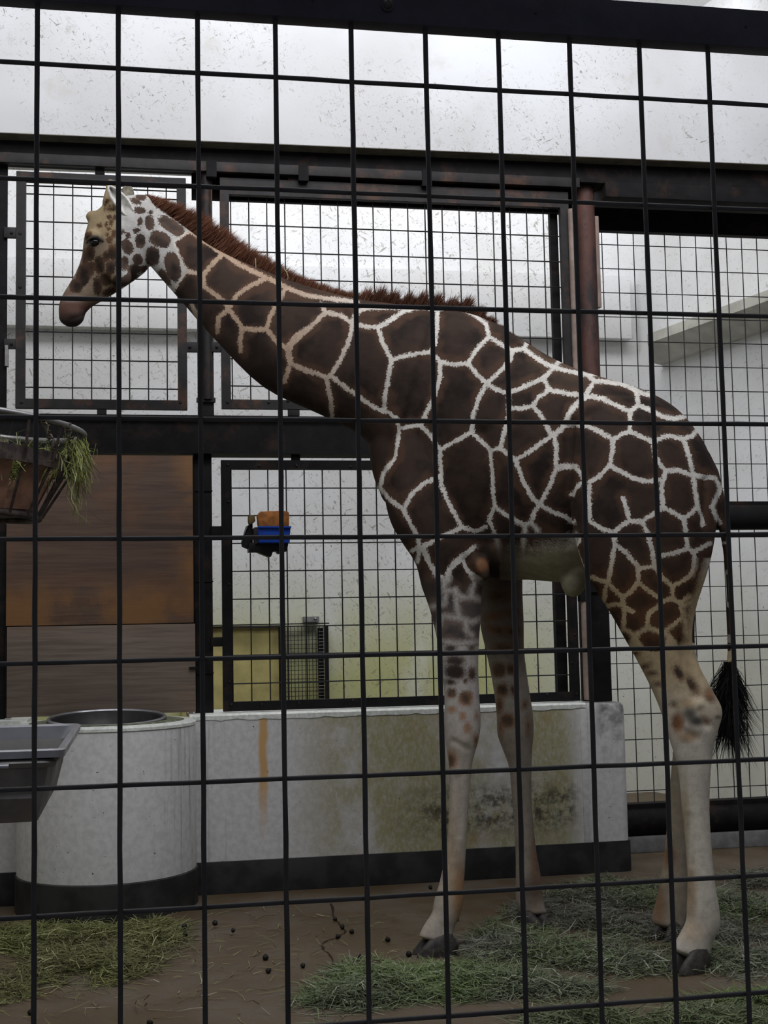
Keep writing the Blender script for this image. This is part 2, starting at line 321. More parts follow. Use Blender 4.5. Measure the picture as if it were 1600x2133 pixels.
# round basin pedestal
BC = np.array([-0.165, 5.815, 0.0]); BR = 0.478; BO = np.array([-0.165, 5.735, 0.0])
bz = empty('round_water_basin', BC, 'round white concrete drinking basin with sunken steel bowl, before the plywood hatch', 'basin')
MB().lathe([(BR, 0.19), (BR, 0.945), (BR-0.006, 0.958)], BC, 72).build('pedestal', M['low'], bz)
MB().lathe([(BR-0.008, 0.955), (BR+0.003, 0.958), (BR+0.003, 0.972), (BR-0.012, 0.982), (BR-0.06, 0.984)], BC, 72).build('rim_coping', M['cap'], bz)
mr = MB(); n_ = 72
for j_ in range(3):
    for i_ in range(n_):
        a_ = 2*math.pi*i_/n_; c_, s__ = math.cos(a_), math.sin(a_)
        q_ = ((BC[0]+(BR-0.055)*c_, BC[1]+(BR-0.055)*s__, 0.983), (BC[0]+(BR*0.6+0.1)*c_, (BC[1]*.5+BO[1]*.5)+(BR*0.6+0.1)*s__, 0.990), (BO[0]+0.31*c_, BO[1]+0.29*s__, 0.990))[j_]; mr.v.append(q_)
mr.f = [(j_*n_+i_, j_*n_+(i_+1) % n_, (j_+1)*n_+(i_+1) % n_, (j_+1)*n_+i_) for j_ in range(2) for i_ in range(n_)]; mr.smooth = [True]*len(mr.f)
mr.build('mossy_rim', M['moss'], bz)
def tilted(mb):
    mb.v = [(x, y, z+(y-BO[1])*0.075*(1 if z > 0.95 else 0.6)) for x, y, z in mb.v]; return mb
tilted(MB().lathe([(0.318, 0.970), (0.318, 1.000), (0.306, 1.008), (0.292, 1.000), (0.284, 0.955), (0.23, 0.84), (0.0, 0.81)], BO, 72)).build('bowl', M['bowl'], bz)
tilted(MB().lathe([(0.300, 1.006), (0.304, 1.013), (0.312, 1.014), (0.318, 1.008), (0.316, 1.0)], BO, 72)).build('bowl_rim', M['stainless'], bz)
MB().lathe([(0.262, 0.900), (0.0, 0.900)], BO, 48).build('water', NT('dark water').done((0.012, 0.014, 0.012), 0.08), bz)
MB().lathe([(BR-0.01, 0.0), (BR+0.008, 0.0), (BR+0.008, 0.185), (BR-0.002, 0.193)], BC, 72).build('plinth', M['plinth'], bz)
# ------------------------------------------------------------------ steelwork
def rivet_mb():
    return MB().lathe([(0.0, -0.007), (0.006, -0.006), (0.009, -0.002), (0.009, 0.0)], (0, 0, 0), 10)
RIV = None
def rivet(px, py, Y, parent, r=1.0):
    global RIV
    if RIV is None:
        t = rivet_mb(); RIV = t.build('rivet', M['wire']); bpy.data.objects.remove(RIV); RIV = bpy.data.meshes['rivet']
        R = Matrix.Rotation(math.radians(-90), 4, 'X'); RIV.transform(R)
    p = at(px, py, Y); o = wireobj('rivet', RIV, p-np.array(parent.location if parent.type == 'EMPTY' else (0, 0, 0)), parent); o.scale = (r, r, r); return o
gz0, gz1 = 2.497, 2.722
g = empty('steel_girder', (1.0, 6.05, gz0), 'dark steel girder running level across the stall front below the upper mesh screens', 'girder')
MB().box(-3.5, 2.64, 6.075, 6.10, gz0+0.012, gz1-0.012).build('web', M['steel'], g)
MB().box(-3.5, 2.64, 6.045, 6.23, gz1-0.016, gz1).build('flange', M['steel'], g)
MB().box(-3.5, 2.64, 6.045, 6.23, gz0, gz0+0.016).build('flange', M['steel'], g)
hb = empty('header_beam', (1.0, 6.02, 4.2), 'long black steel beam under the white concrete lintel', 'beam')
MB().box(-3.5, 6.2, 6.04, 6.22, 4.225, 4.372).build('web', M['steel'], hb)
MB().box(-3.5, 2.73, 6.025, 6.07, 4.185, 4.245).build('lower_angle', M['rusty'], hb, bevel=0.003)
MB().box(2.90, 6.2, 6.03, 6.25, 4.135, 4.235).build('track_cover', M['steel'], hb, bevel=0.006)
MB().box(0.33, 2.74, 6.20, 6.23, 4.07, 4.23).build('rear_angle', M['steel'], hb)
for x in (0.44, 0.99, 1.75): MB().box(x-0.03, x+0.03, 6.02, 6.06, 4.15, 4.25).build('bracket', M['steel'], hb)
def hpost(x0, x1, z0, z1, label, mat):
    e = empty('steel_post', ((x0+x1)/2, 6.11, z0), label, 'post')
    MB().box(x0, x1, 6.095, 6.11, z0, z1).build('front_plate', M[mat], e, bevel=0.002)
    MB().box(x0+0.02, x0+0.035, 6.11, 6.22, z0, z1).build('side_plate', M[mat], e)
    MB().box(x1-0.035, x1-0.02, 6.11, 6.22, z0, z1).build('side_plate', M[mat], e)
    return e
e = hpost(0.352, 0.447, gz1, 4.225, 'dark steel post between the two upper mesh screens', 'rusty')
MB().tube([(0.41, 6.085, gz1+0.1), (0.41, 6.085, 4.2)], 0.028, 12).build('pipe', M['rusty'], e)
MB().box(0.345, 0.455, 6.075, 6.115, gz1+0.085, gz1+0.11).build('collar', M['rusty'], e)
e = hpost(0.324, 0.430, 0.995, gz0, 'black steel post between the plywood hatch and the lower mesh screen', 'steel')
for z in (2.28, 1.75, 1.22): MB().box(0.333, 0.434, 6.088, 6.112, z, z+0.006).build('weld_seam', M['steel'], e)
e = hpost(-0.86, -0.735, 0.995, gz0, 'black steel post at the left edge, beside the plywood hatch', 'steel')
e = hpost(-0.86, -0.735, gz1, 4.225, 'black steel post at the left edge, left of the small upper mesh screen', 'steel')
MB().box(-0.742, -0.725, 6.06, 6.11, 3.0, 3.12).build('latch_plate', M['dullsteel'], e)
e = empty('pipe_post', (2.80, 6.14, 0.99), 'thick rusty red pipe post right of the upper middle mesh screen', 'post')
MB().tube([(2.805, 6.16, 2.3), (2.805, 6.16, 4.225)], 0.062, 24).build('pipe', M['rust'], e)
MB().box(2.725, 2.852, 6.10, 6.20, 0.99, 2.3).build('lower_box', M['steel'], e, bevel=0.004)
MB().box(2.70, 2.845, 6.20, 6.235, 0.99, 4.24).build('rear_plate', M['steel'], e)
MB().box(2.86, 2.885, 6.13, 6.17, 3.45, 4.04).build('wooden_batten', M['pale'], e, bevel=0.004)
MB().box(2.722, 2.856, 6.085, 6.10, 1.655, 1.68).build('clamp_band', M['steel'], e)
e = empty('conduit_pipe', (2.685, 6.07, 1.0), 'thin pale pinkish pipe beside the thick rusty post', 'pipe')
MB().tube([(2.676, 6.055, 1.005), (2.676, 6.055, 4.05)], 0.021, 14).build('pipe', M['pale'], e)
MB().box(2.645, 2.715, 6.028, 6.085, 1.60, 1.69).build('clamp', M['steel'], e, bevel=0.004)
# mesh panels -----------------------------------------------------------
def unit_wire(name, axis, length, r, mat):
    m = MB(); d = np.array([1.0, 0, 0]) if axis == 'x' else np.array([0, 0, 1.0])
    m.tube([d*0, d*length], r, 6); o = m.build(name, M[mat]); me = o.data; bpy.data.objects.remove(o); return me
def panel(name, label, X0, X1, Z0, Z1, fw, xs, zs, tabs, rivs, mat='steel', topw=None, Y=YP, group='wire mesh screens of the stall front'):
    e = empty(name, ((X0+X1)/2, Y, Z0), label, 'mesh screen', group); L = np.array(e.location)
    tw = topw or fw
    for x0, x1, z0, z1 in ((X0, X0+fw, Z0, Z1), (X1-fw, X1, Z0, Z1)):
        MB().box(x0, x1, Y-0.012, Y+0.0, z0, z1).box(x0, x1, Y, Y+0.03, z0, z1).build('frame_stile', M[mat], e)
    for z0, z1 in ((Z0, Z0+fw), (Z1-tw, Z1)):
        MB().box(X0+fw, X1-fw, Y-0.011, Y+0.03, z0, z1).build('frame_rail', M[mat], e)
    vm = unit_wire('vertical_wire', 'z', Z1-Z0-0.04, 0.0042, 'wire'); hm = unit_wire('horizontal_wire', 'x', X1-X0-0.04, 0.0042, 'wire')
    for x in xs:
        o = wireobj('vertical_wire', vm, np.array([x, Y+0.038, Z0+0.02])-L, e)
    for z in zs:
        o = wireobj('horizontal_wire', hm, np.array([X0+0.02, Y+0.045, z])-L, e)
    for x0, y0, x1, y1 in tabs:
        a = at(x0, y1, Y); b = at(x1, y0, Y)
        MB().box(a[0], b[0], Y-0.006, Y+0.02, a[2], min(b[2], 2.4955) if Z1 < 2.5 else b[2]).build('lug', M[mat], e, bevel=0.003)
    for x, y in rivs: rivet(x, y, Y-0.012, e)
    return e
sx, sz = 0.1087, 0.1638
def rng(a, s, lo, hi):
    k0 = math.ceil((lo-a)/s); k1 = math.floor((hi-a)/s); return [a+s*k for k in range(k0, k1+1)]
a, b = at(32, 850, YP), at(387, 357, YP)
panel('mesh_screen', 'small upper wire mesh screen behind the head of the giraffe', a[0], b[0], a[2], 4.15, 0.054, rng(-0.476, sx, a[0]+.05, b[0]-.05), rng(4.035, sz, a[2]+.05, 4.1)+[4.085],
    [(8, 474, 34, 495), (8, 706, 34, 726), (384, 713, 412, 733), (440, 713, 466, 733), (202, 846, 222, 866), (198, 340, 218, 362)], [(24, 484), (24, 716), (396, 722), (452, 722), (45, 838), (376, 838), (42, 598), (42, 486)], 'rusty')
a = at(462, 850, YP); b = at(1197, 850, YP)
panel('mesh_screen', 'wide upper wire mesh screen above the neck of the giraffe, under the black beam', a[0], b[0], a[2]-0.003, 4.165, 0.054, rng(0.666, sx, a[0]+.05, b[0]-.06), rng(3.732, sz, a[2]+.05, 4.03)+[4.045],
    [(600, 846, 624, 866), (600, 348, 624, 376)], [(474, 838), (560, 838), (600, 835), (1186, 512), (1190, 622), (470, 720)], 'rusty', 0.10)
MB().box(2.575, 2.625, YP+0.09, YP+0.13, 2.72, 4.15).build('rear_stile', M['steel'], [o for o in COL.objects if o.name == 'mesh_screen.001'][0])
a = at(465, 1482, YP); b = at(1208, 1460, YP)
panel('mesh_screen', 'large lower wire mesh screen standing on the low wall, with the blue salt lick holder', a[0], b[0], 1.0, 2.462, 0.054, rng(at(523, 1200, YP)[0], sx, a[0]+.05, b[0]-.06), rng(at(520, 1189, YP)[2], sz, 1.05, 2.42),
    [(440, 1096, 468, 1116), (440, 1327, 468, 1347), (607, 940, 625, 964)], [(475, 968), (540, 970), (618, 970), (730, 972), (476, 1045), (477, 1217), (478, 1420), (482, 1467), (546, 1467), (623, 1464), (735, 1459), (1192, 1380), (1201, 1445), (1140, 1447), (1198, 1322)], 'steel')
P3 = [o for o in COL.objects if o.name == 'mesh_screen.002'][0]
MB().box(2.53, 2.595, YP+0.09, YP+0.13, 1.02, 2.46).build('rear_stile', M['steel'], P3)
# sliding gate on the right, set back
YG = 6.6
gt = empty('mesh_gate', (3.7, YG, 0.09), 'tall wire mesh gate behind the rump and tail of the giraffe', 'gate'); L = np.array(gt.location)
MB().box(2.95, 4.6, YG-0.03, YG+0.03, 4.09, 4.40).build('top_rail', M['steel'], gt)
MB().tube([(2.9, YG-0.02, 2.155), (4.6, YG-0.02, 2.155)], 0.085, 20).build('middle_tube', M['steel'], gt)
MB().box(2.9, 4.6, YG-0.03, YG+0.05, 2.225, 2.262).build('middle_angle', M['steel'], gt)
MB().tube([(2.9, YG-0.02, 0.185), (4.6, YG-0.02, 0.185)], 0.088, 20).build('bottom_tube', M['steel'], gt)
MB().box(2.9, 4.6, YG-0.045, YG+0.05, 0.245, 0.30).build('bottom_angle', M['steel'], gt)
MB().box(2.96, 2.99, YG-0.01, YG+0.03, 0.1, 4.1).build('gate_stile', M['steel'], gt)
MB().box(4.55, 4.6, YG-0.01, YG+0.03, 0.1, 4.1).build('gate_stile', M['steel'], gt)
vm = unit_wire('vertical_wire', 'z', 3.85, 0.0034, 'wire'); hm = unit_wire('horizontal_wire', 'x', 1.62, 0.0034, 'wire')
for x in rng(3.088, 0.1123, 2.98, 4.56): wireobj('vertical_wire', vm, np.array([x, YG+0.035, 0.26])-L, gt)
for z in rng(3.848, 0.1655, 0.33, 4.08): wireobj('horizontal_wire', hm, np.array([2.97, YG+0.041, z])-L, gt)
struct('trim_4', MB().box(2.80, 5.2, 6.50, 6.72, 0.0, 0.10), M['galv'], bevel=0.008)
# plywood hatch
hz = at(200, 1302, 6.07)[2]
hx = empty('plywood_hatch', (-0.2, 6.07, 1.0), 'brown plywood hatch of two boards behind the round basin', 'hatch')
MB().box(-0.728, 0.318, 6.055, 6.078, hz+0.003, 2.487).build('upper_board', M['ply1'], hx, bevel=0.003)
o = MB().box(-0.722, 0.326, 6.055, 6.078, 1.005, hz-0.002).build('lower_board', M['ply2'], hx, bevel=0.003)
MB().box(-0.70, 0.322, 6.079, 6.10, hz-0.06, hz+0.06).build('rear_batten', M['steel'], hx)
MB().box(0.25, 0.323, 6.079, 6.12, 1.03, 2.48).build('rear_batten', M['steel'], hx)
MB().box(-0.735, -0.70, 6.079, 6.12, 1.0, 2.48).build('rear_batten', M['steel'], hx)
MB().box(0.285, 0.312, 6.06, 6.09, 0.99, 1.03).build('foot_block', M['pale'], hx)
a = at(394, 1391, 6.05); MB().box(a[0], a[0]+0.05, 6.035, 6.055, a[2]-0.006, a[2]+0.006).build('bolt_handle', M['steel'], hx, bevel=0.002)
# far doorway and cage in the back room
YB = 9.36
def bx(mb, x0, y0, x1, y1, Y0, Y1):
    a = at(x0, y1, Y0); b = at(x1, y0, Y0); return mb.box(a[0], b[0], Y0, Y1, a[2], b[2])
dz = empty('sliding_hatch', at(500, 1490, YB), 'yellowed sliding board on a dark track at the foot of the far wall', 'hatch')
bx(MB(), 380, 1302, 586, 1560, 9.33, 9.38).build('board', M['yellow'], dz)
bx(MB(), 330, 1297, 686, 1306, 9.24, 9.36).build('track', M['steel'], dz)
bx(MB(), 330, 1306, 580, 1312, 9.28, 9.36).build('track_cover', M['galv'], dz)
cg = empty('wire_cage', at(640, 1490, 9.2), 'small dark wire mesh guard against the far wall, beside the yellow board', 'cage'); L = np.array(cg.location)
for x in (584, 680): bx(MB(), x, 1304, x+4, 1560, 9.18, 9.22).build('cage_post', M['steel'], cg)
bx(MB(), 668, 1308, 673, 1560, 9.3, 9.38).build('cage_post', M['steel'], cg)
for y in (1342, 1366, 1390, 1414, 1438): bx(MB(), 584, y, 684, y+2.2, 9.19, 9.2).build('cage_bar', M['wire'], cg)
vz0, vz1 = at(600, 1560, 9.2)[2], at(600, 1306, 9.2)[2]
vm = unit_wire('cage_wire', 'z', vz1-vz0, 0.0030, 'wire')
for x in np.arange(592, 680, 7.5): wireobj('cage_wire', vm, np.array([at(x, 1400, 9.2)[0], 9.2, vz0])-L, cg)
hm = unit_wire('cage_cross_wire', 'x', at(668, 1400, 9.2)[0]-at(588, 1400, 9.2)[0], 0.0024, 'wire')
for y in np.arange(1316, 1470, 9): wireobj('cage_cross_wire', hm, np.array([at(588, y, 9.21)[0], 9.21, at(588, y, 9.21)[2]])-L, cg)
hm = unit_wire('guard_strip_wire', 'x', 0.055, 0.0025, 'galv')
for y in np.arange(1316, 1470, 7): wireobj('guard_strip_wire', hm, np.array([at(664, y, 9.19)[0], 9.19, at(664, y, 9.19)[2]])-L, cg)
jb = empty('junction_box', at(650, 1296, 9.36), 'small pale fixing plate on the far wall just above the wire guard', 'plate')
bx(MB(), 632, 1284, 665, 1296, 9.35, 9.40).build('plate', M['galv'], jb, bevel=0.004)
p = at(657, 1289, 9.345); MB().lathe([(0, 0.012), (0.012, 0.010), (0.014, 0.0)], p, 12).build('knob', M['stainless'], jb)
# salt lick holder on the lower panel ------------------------------------
Yf = 6.0
sl = empty('salt_lick_holder', at(555, 1150, 6.05), 'blue plastic holder with an orange salt block, on the lower mesh screen', 'feeder')
s = lambda x, y, Y: at(480+x/10.0, 1030+y/10.0, Y)
def prism(mb, poly, Y0, Y1):
    vs = [s(x, y, Yf) for x, y in poly]; k = len(vs)
    A = [np.array([v[0], Y0, v[2]]) for v in vs]; B = [np.array([v[0], Y1, v[2]]) for v in vs]
    return mb.add(A+B, [tuple(range(k)), tuple(range(2*k-1, k-1, -1))]+[(i, (i+1) % k, k+(i+1) % k, k+i) for i in range(k)])
prism(MB(), [(545, 690), (1222, 690), (1205, 840), (1200, 1025), (560, 1025), (540, 840)], 5.90, 6.0).build('holder', M['blue'], sl, bevel=0.006)
prism(MB(), [(540, 690), (1228, 690), (1222, 730), (545, 730)], 5.885, 6.0).build('holder_lip', M['blue'], sl, bevel=0.004)
prism(MB(), [(475, 700), (550, 690), (560, 1025), (500, 1050)], 5.95, 6.06).build('holder_side', M['strap'], sl, bevel=0.004)
prism(MB(), [(530, 450), (600, 375), (680, 380), (820, 365), (870, 375), (950, 362), (1150, 370), (1195, 400), (1195, 700), (560, 700)], 5.915, 5.99).build('salt_block', M['salt'], sl, bevel=0.012)
prism(MB(), [(375, 440), (500, 440), (520, 560), (460, 600), (400, 640), (375, 560)], 5.98, 6.06).build('salt_block_end', plain('dull brown block end', (0.13, 0.085, 0.03), 0.7, 0, 0.3, 20), sl, bevel=0.006)
prism(MB(), [(330, 660), (470, 590), (480, 1190), (370, 1210), (370, 1130), (250, 1080), (235, 980)], 6.02, 6.06).build('bracket', M['black'], sl, bevel=0.004)
prism(MB(), [(375, 1020), (1200, 1010), (1170, 1190), (1040, 1190), (1040, 1235), (975, 1235), (960, 1190), (880, 1190), (840, 1300), (790, 1305), (550, 1205), (375, 1205)], 5.97, 6.05).build('bracket', M['black'], sl, bevel=0.004)
prism(MB(), [(330, 660), (370, 640), (280, 860), (240, 1000), (232, 980)], 6.0, 6.02).build('bracket_edge', M['dullsteel'], sl)
for x, y in ((675, 1205), (955, 1135)):
    p = s(x, y, 5.965); m_ = MB().lathe([(0, -0.006), (0.005, -0.004), (0.006, 0.0)], (0, 0, 0), 8); o = m_.build('screw', M['cap'], sl); o.location = p-np.array(sl.location); o.rotation_euler = (math.radians(-90), 0, 0)
# ------------------------------------------------------------------ hay basket at the left
Ybk = 4.6
pr_ = at(176, 905, Ybk); R1 = 0.44; BX = pr_[0]-R1; zt = at(60, 876, Ybk)[2]-0.01
hk = empty('hay_basket', (BX, Ybk, zt-0.5), 'rusty round hay basket with a steel rim and brown boards, at the left edge', 'basket')
zb = at(40, 1072, Ybk)[2]; zm = at(60, 955, Ybk)[2]; R2, Rm = 0.235, 0.375
def ringpts(R, z, tilt=0.0, n=64): return [(BX+R*math.cos(a), Ybk+R*math.sin(a), z+tilt*math.cos(a)) for a in np.linspace(0, 2*math.pi, n+1)]
MB().tube(ringpts(R1, zt, -0.055), 0.0125, 12).build('rim', M['ring'], hk)
MB().tube(ringpts(R2, zb, -0.02), 0.016, 12).build('base_ring', M['strap'], hk)
bd = MB(); n = 64
for j, (R, z) in enumerate(((Rm+0.01, zm-0.035), (Rm+0.015, zm+0.035), (Rm+0.005, zm+0.035), (Rm, zm-0.035))): bd.v += [(BX+R*math.cos(a), Ybk+R*math.sin(a), z-0.045*math.cos(a)) for a in np.linspace(0, 2*math.pi, n, endpoint=False)]
bd.f = [(j*n+i, j*n+(i+1) % n, ((j+1) % 4)*n+(i+1) % n, ((j+1) % 4)*n+i) for j in range(4) for i in range(n)]; bd.smooth = [True]*len(bd.f)
bd.build('band', M['strap'], hk)
for k in range(12):
    a0 = 2*math.pi*(k+0.08)/12; a1 = 2*math.pi*(k+0.82)/12
    if k in (0, 11): continue
    MB().lathe([(Rm-0.012, zm-0.03), (R2+0.005, zb+0.01), (R2-0.006, zb+0.01), (Rm-0.024, zm-0.03), (Rm-0.012, zm-0.03)], (BX, Ybk, 0), 6, a0, a1).build('board', M['basketwood'], hk)
for k in range(16):
    a = 2*math.pi*(k+0.35)/16; ca, sa = math.cos(a), math.sin(a)
    MB().tube([(BX+(R1)*ca, Ybk+(R1)*sa, zt-0.055*ca), (BX+(Rm+0.02)*ca, Ybk+(Rm+0.02)*sa, zm-0.045*ca), (BX+(R2+0.01)*ca, Ybk+(R2+0.01)*sa, zb-0.02*ca)], 0.0065, 8).build('rod', M['strap'], hk)
for a in (-0.12, 1.5, 3.0, 4.6):
    ca, sa = math.cos(a), math.sin(a)
    MB().bar((BX+R1*ca, Ybk+R1*sa, zt-0.055*ca), (BX+(R2)*ca, Ybk+(R2)*sa, zb-0.02*ca), 0.06, 0.012, up=(ca, sa, 0)).build('strap', M['strap'], hk)
MB().lathe([(0.0, zb+0.0), (R2, zb), (R2, zb+0.012), (0.0, zb+0.012)], (BX, Ybk, 0), 32).build('bottom_plate', M['strap'], hk)
for a in (-0.55, -0.9):                                          # frayed rope lashings
    ca, sa = math.cos(a), math.sin(a); q = []
    for k in range(30):
        tt = k/29; q.append((BX+(R1*(1-tt)+Rm*tt+0.016*math.cos(k*1.9))*math.cos(a+0.35*tt), Ybk+(R1*(1-tt)+Rm*tt+0.016*math.cos(k*1.9))*math.sin(a+0.35*tt), zt-0.05*ca+(zm-zt)*tt+0.014*math.sin(k*1.9)))
    MB().tube(q, 0.007, 6).build('rope', M['rope'], hk)
e = empty('support_pole', (BX-R1-0.05, Ybk, 0), 'steel pole that carries the hay basket', 'pole')
MB().tube([(BX-R1-0.05, Ybk, 0), (BX-R1-0.05, Ybk, zt+0.3)], 0.04, 16).build('pole', M['steel'], e)
MB().lathe([(0.12, 0.0), (0.12, 0.012), (0, 0.012)], (BX-R1-0.05, Ybk, 0), 24).build('foot_plate', M['steel'], e)
# ------------------------------------------------------------------ steel trough at the left
tr = None
def trough():
    zr = 1.165
    xr = atz(134, 1558, zr)[0]; yn = atz(100, 1560, zr)[1]; yf_ = atz(100, 1508, zr)[1]
    xl = -1.35
    e = empty('feed_trough', ((xl+xr)/2, yn, 0), 'stainless steel feed trough with a rolled rim at the left edge', 'trough')
    t = MB()
    def ring(x0, x1, y0, y1, z, r=0.03, n=5):
        pts = []
        for cx, cy, a0 in ((x1-r, y0+r, -math.pi/2), (x1-r, y1-r, 0), (x0+r, y1-r, math.pi/2), (x0+r, y0+r, math.pi)):
            pts += [(cx+r*math.cos(a0+i*math.pi/2/n), cy+r*math.sin(a0+i*math.pi/2/n), z) for i in range(n+1)]
        return pts
    def skin(rings, name, m, close=False):
        mb = MB(); k = len(rings[0]); vs = [p for r in rings for p in r]
        fs = [(j*k+i, j*k+(i+1) % k, (j+1)*k+(i+1) % k, (j+1)*k+i) for j in range(len(rings)-1) for i in range(k)]
        if close: fs.append(tuple((len(rings)-1)*k+i for i in range(k)))
        return mb.add(vs, fs, True).build(name, m, e)
    o = 0.02
    skin([ring(xl, xr, yn, yf_, zr-0.022), ring(xl-.002, xr+.002, yn-.002, yf_+.002, zr-0.004), ring(xl+.006, xr-.006, yn+.006, yf_-.006, zr), ring(xl+o, xr-o, yn+o, yf_-o, zr-0.006),
          ring(xl+.07, xr-.075, yn+.05, yf_-.02, zr-0.10), ring(xl+.09, xr-.10, yn+.09, yf_-.06, zr-0.185)], 'basin', M['stainless'], True)
    skin([ring(xl+.01, xr-.028, yn+.006, yf_-.02, zr-0.026), ring(xl+.004, xr-.02, yn-.002, yf_-.012, zr-0.034), ring(xl+.008, xr-.024, yn+.002, yf_-.016, zr-0.046), ring(xl+.02, xr-.045, yn+.02, yf_-.03, zr-0.05)], 'rolled_rim', M['dullsteel'])
    skin([ring(xl+.02, xr-.042, yn+.015, yf_-.03, zr-0.045), ring(xl+.04, xr-.052, yn+.03, yf_-.05, zr-0.115), ring(xl+.045, xr-.055, yn+.024, yf_-.05, zr-0.125), ring(xl+.06, xr-.07, yn+.05, yf_-.08, zr-0.188)], 'body', M['dullsteel'], True)
    a = at(18, 1597, yn-0.01); MB().tube([(a[0]-0.25, yn-0.006, a[2]), (a[0], yn-0.006, a[2])], 0.0065, 12).build('handle', M['stainless'], e)
    for x in (xl+0.15, -0.72):
        for y in (yn+0.12, yf_-0.15): MB().tube([(x, y, 0), (x, y, zr-0.18)], 0.018, 12).build('leg', M['dullsteel'], e)
    return e
trough()
# ------------------------------------------------------------------ mesh fence in front of the camera
fx0, fz0, fs = -0.1218, 2.1689, 0.1
ff = empty('mesh_fence', (0.5, 0, 0), 'black iron grid fence with a bolted top rail, nearest to the viewer', 'fence'); L = np.array(ff.location)
vm = bpy.data.meshes.new('x')
def bentbar(name, axis, length, r, seed):
    rr = random.Random(seed); m = MB(); n = 40; q = []
    for i in range(n+1):
        t = length*i/n; j = (rr.uniform(-.0004, .0004), rr.uniform(-.0003, .0003))
        q.append((t, j[0], j[1]) if axis == 'x' else (j[0], j[1], t))
    m.tube(q, [r*rr.uniform(0.94, 1.06) for _ in q], 10); o = m.build(name, M['bars']); me = o.data; bpy.data.objects.remove(o); return me
vms = [bentbar('vertical_bar', 'z', 2.24, 0.0033, k) for k in range(3)]; hms = [bentbar('horizontal_bar', 'x', 2.3, 0.0031, k+9) for k in range(3)]
for k in range(-6, 17): wireobj('vertical_bar', vms[k % 3], np.array([fx0+k*fs, -0.003, 0.02])-L, ff)
for k in range(0, 15): wireobj('horizontal_bar', hms[k % 3], np.array([fx0-6.3*fs, 0.0035, fz0-k*0.15])-L, ff)
za = at(1600, 104, -0.01)[2]; zb_ = at(1600, 27, -0.01)[2]
MB().box(fx0-0.65, fx0+1.68, -0.016, 0.010, za, zb_).build('top_rail', M['rail'], ff, bevel=0.0012)
MB().box(fx0-0.65, fx0+1.68, -0.016, 0.012, 0.0, 0.04).build('bottom_rail', M['rail'], ff)
for k in (-1, 1): 
    xx = fx0-0.66 if k < 0 else fx0+1.69
    MB().box(xx-0.03, xx+0.03, -0.03, 0.03, 0, zb_).build('fence_post', M['rail'], ff)
for x, y in ((650, 8), (1112, 34), (1548, 62)):
    p = at(x, y, -0.018)-L; o = MB().lathe([(0.0, -0.0085), (0.004, -0.008), (0.0062, -0.0055), (0.0065, -0.002), (0.0085, -0.0015), (0.0085, 0.002)], (0, 0, 0), 20).build('bolt', M['bars'], ff)
    o.location = p; o.rotation_euler = (math.radians(-90), 0, 0)
    q = MB().lathe([(0.0, -0.0092), (0.0022, -0.0092), (0.0022, -0.0080)], (0, 0, 0), 6).build('bolt_socket', M['black'], o)
# ================================================================== giraffe
def loft_pts(st, n=36, sub=4, p=2.0):
    """stations (ax, ay, bx, by, Y, w): the two silhouette points of a section, its depth and its half width"""
    S = np.array(st, float); m = len(S)
    T = np.linspace(0, m-1, (m-1)*sub+1); out = []
    def cr(i, t):
        q = [S[max(0, min(m-1, i+k))] for k in (-1, 0, 1, 2)]
        return 0.5*((2*q[1])+(q[2]-q[0])*t+(2*q[0]-5*q[1]+4*q[2]-q[3])*t*t+(3*q[1]-q[0]-3*q[2]+q[3])*t**3)
    Q = np.array([cr(min(int(t), m-2), t-min(int(t), m-2)) for t in T])
    A = np.array([at(q[0], q[1], q[4]) for q in Q]); B = np.array([at(q[2], q[3], q[4]) for q in Q])
    c = (A+B)/2; a1 = (A-B)/2; tg = np.gradient(c, axis=0); tg /= np.linalg.norm(tg, axis=1)[:, None]
    a2 = np.cross(tg, a1); a2 /= np.linalg.norm(a2, axis=1)[:, None]
    rings = []
    for i in range(len(c)):
        w = Q[i, 5]; th = np.arange(n)*2*math.pi/n
        ct, sn = np.cos(th), np.sin(th)
        ct = np.sign(ct)*np.abs(ct)**(2/p); sn = np.sign(sn)*np.abs(sn)**(2/p)
        rings.append(c[i]+a1[i]*ct[:, None]+a2[i]*w*sn[:, None])
    rad = np.maximum(np.linalg.norm(a1, axis=1), 0.02)
    return rings, c, rad
GV, GF, AX = [], [], []            # body shell soup and axis samples (point, radius, part id)
def add_loft(st, pid, round0=0.5, round1=0.5, **k):
    rings, c, rad = loft_pts(st, **k); n = len(rings[0])
    def cap(r, cc, tdir, rr, amt):
        ex = []
        for s in (0.35, 0.7, 0.92): ex.append(cc+tdir*rr*amt*s+(r-cc)*math.sqrt(max(0, 1-s*s)))
        ex.append(cc+tdir*rr*amt+(r-cc)*0.08); return ex
    t0 = c[0]-c[1]; t0 /= np.linalg.norm(t0); t1 = c[-1]-c[-2]; t1 /= np.linalg.norm(t1)
    R = list(reversed(cap(rings[0], c[0], t0, rad[0], round0)))+rings+cap(rings[-1], c[-1], t1, rad[-1], round1)
    base = len(GV); GV.extend([p for r in R for p in r])
    for j in range(len(R)-1):
        for i in range(n): GF.append((base+j*n+i, base+j*n+(i+1) % n, base+(j+1)*n+(i+1) % n, base+(j+1)*n+i))
    GF.append(tuple(base+i for i in reversed(range(n)))); GF.append(tuple(base+(len(R)-1)*n+i for i in range(n)))
    for p_, r_ in zip(c, rad): AX.append((*p_, r_, pid))
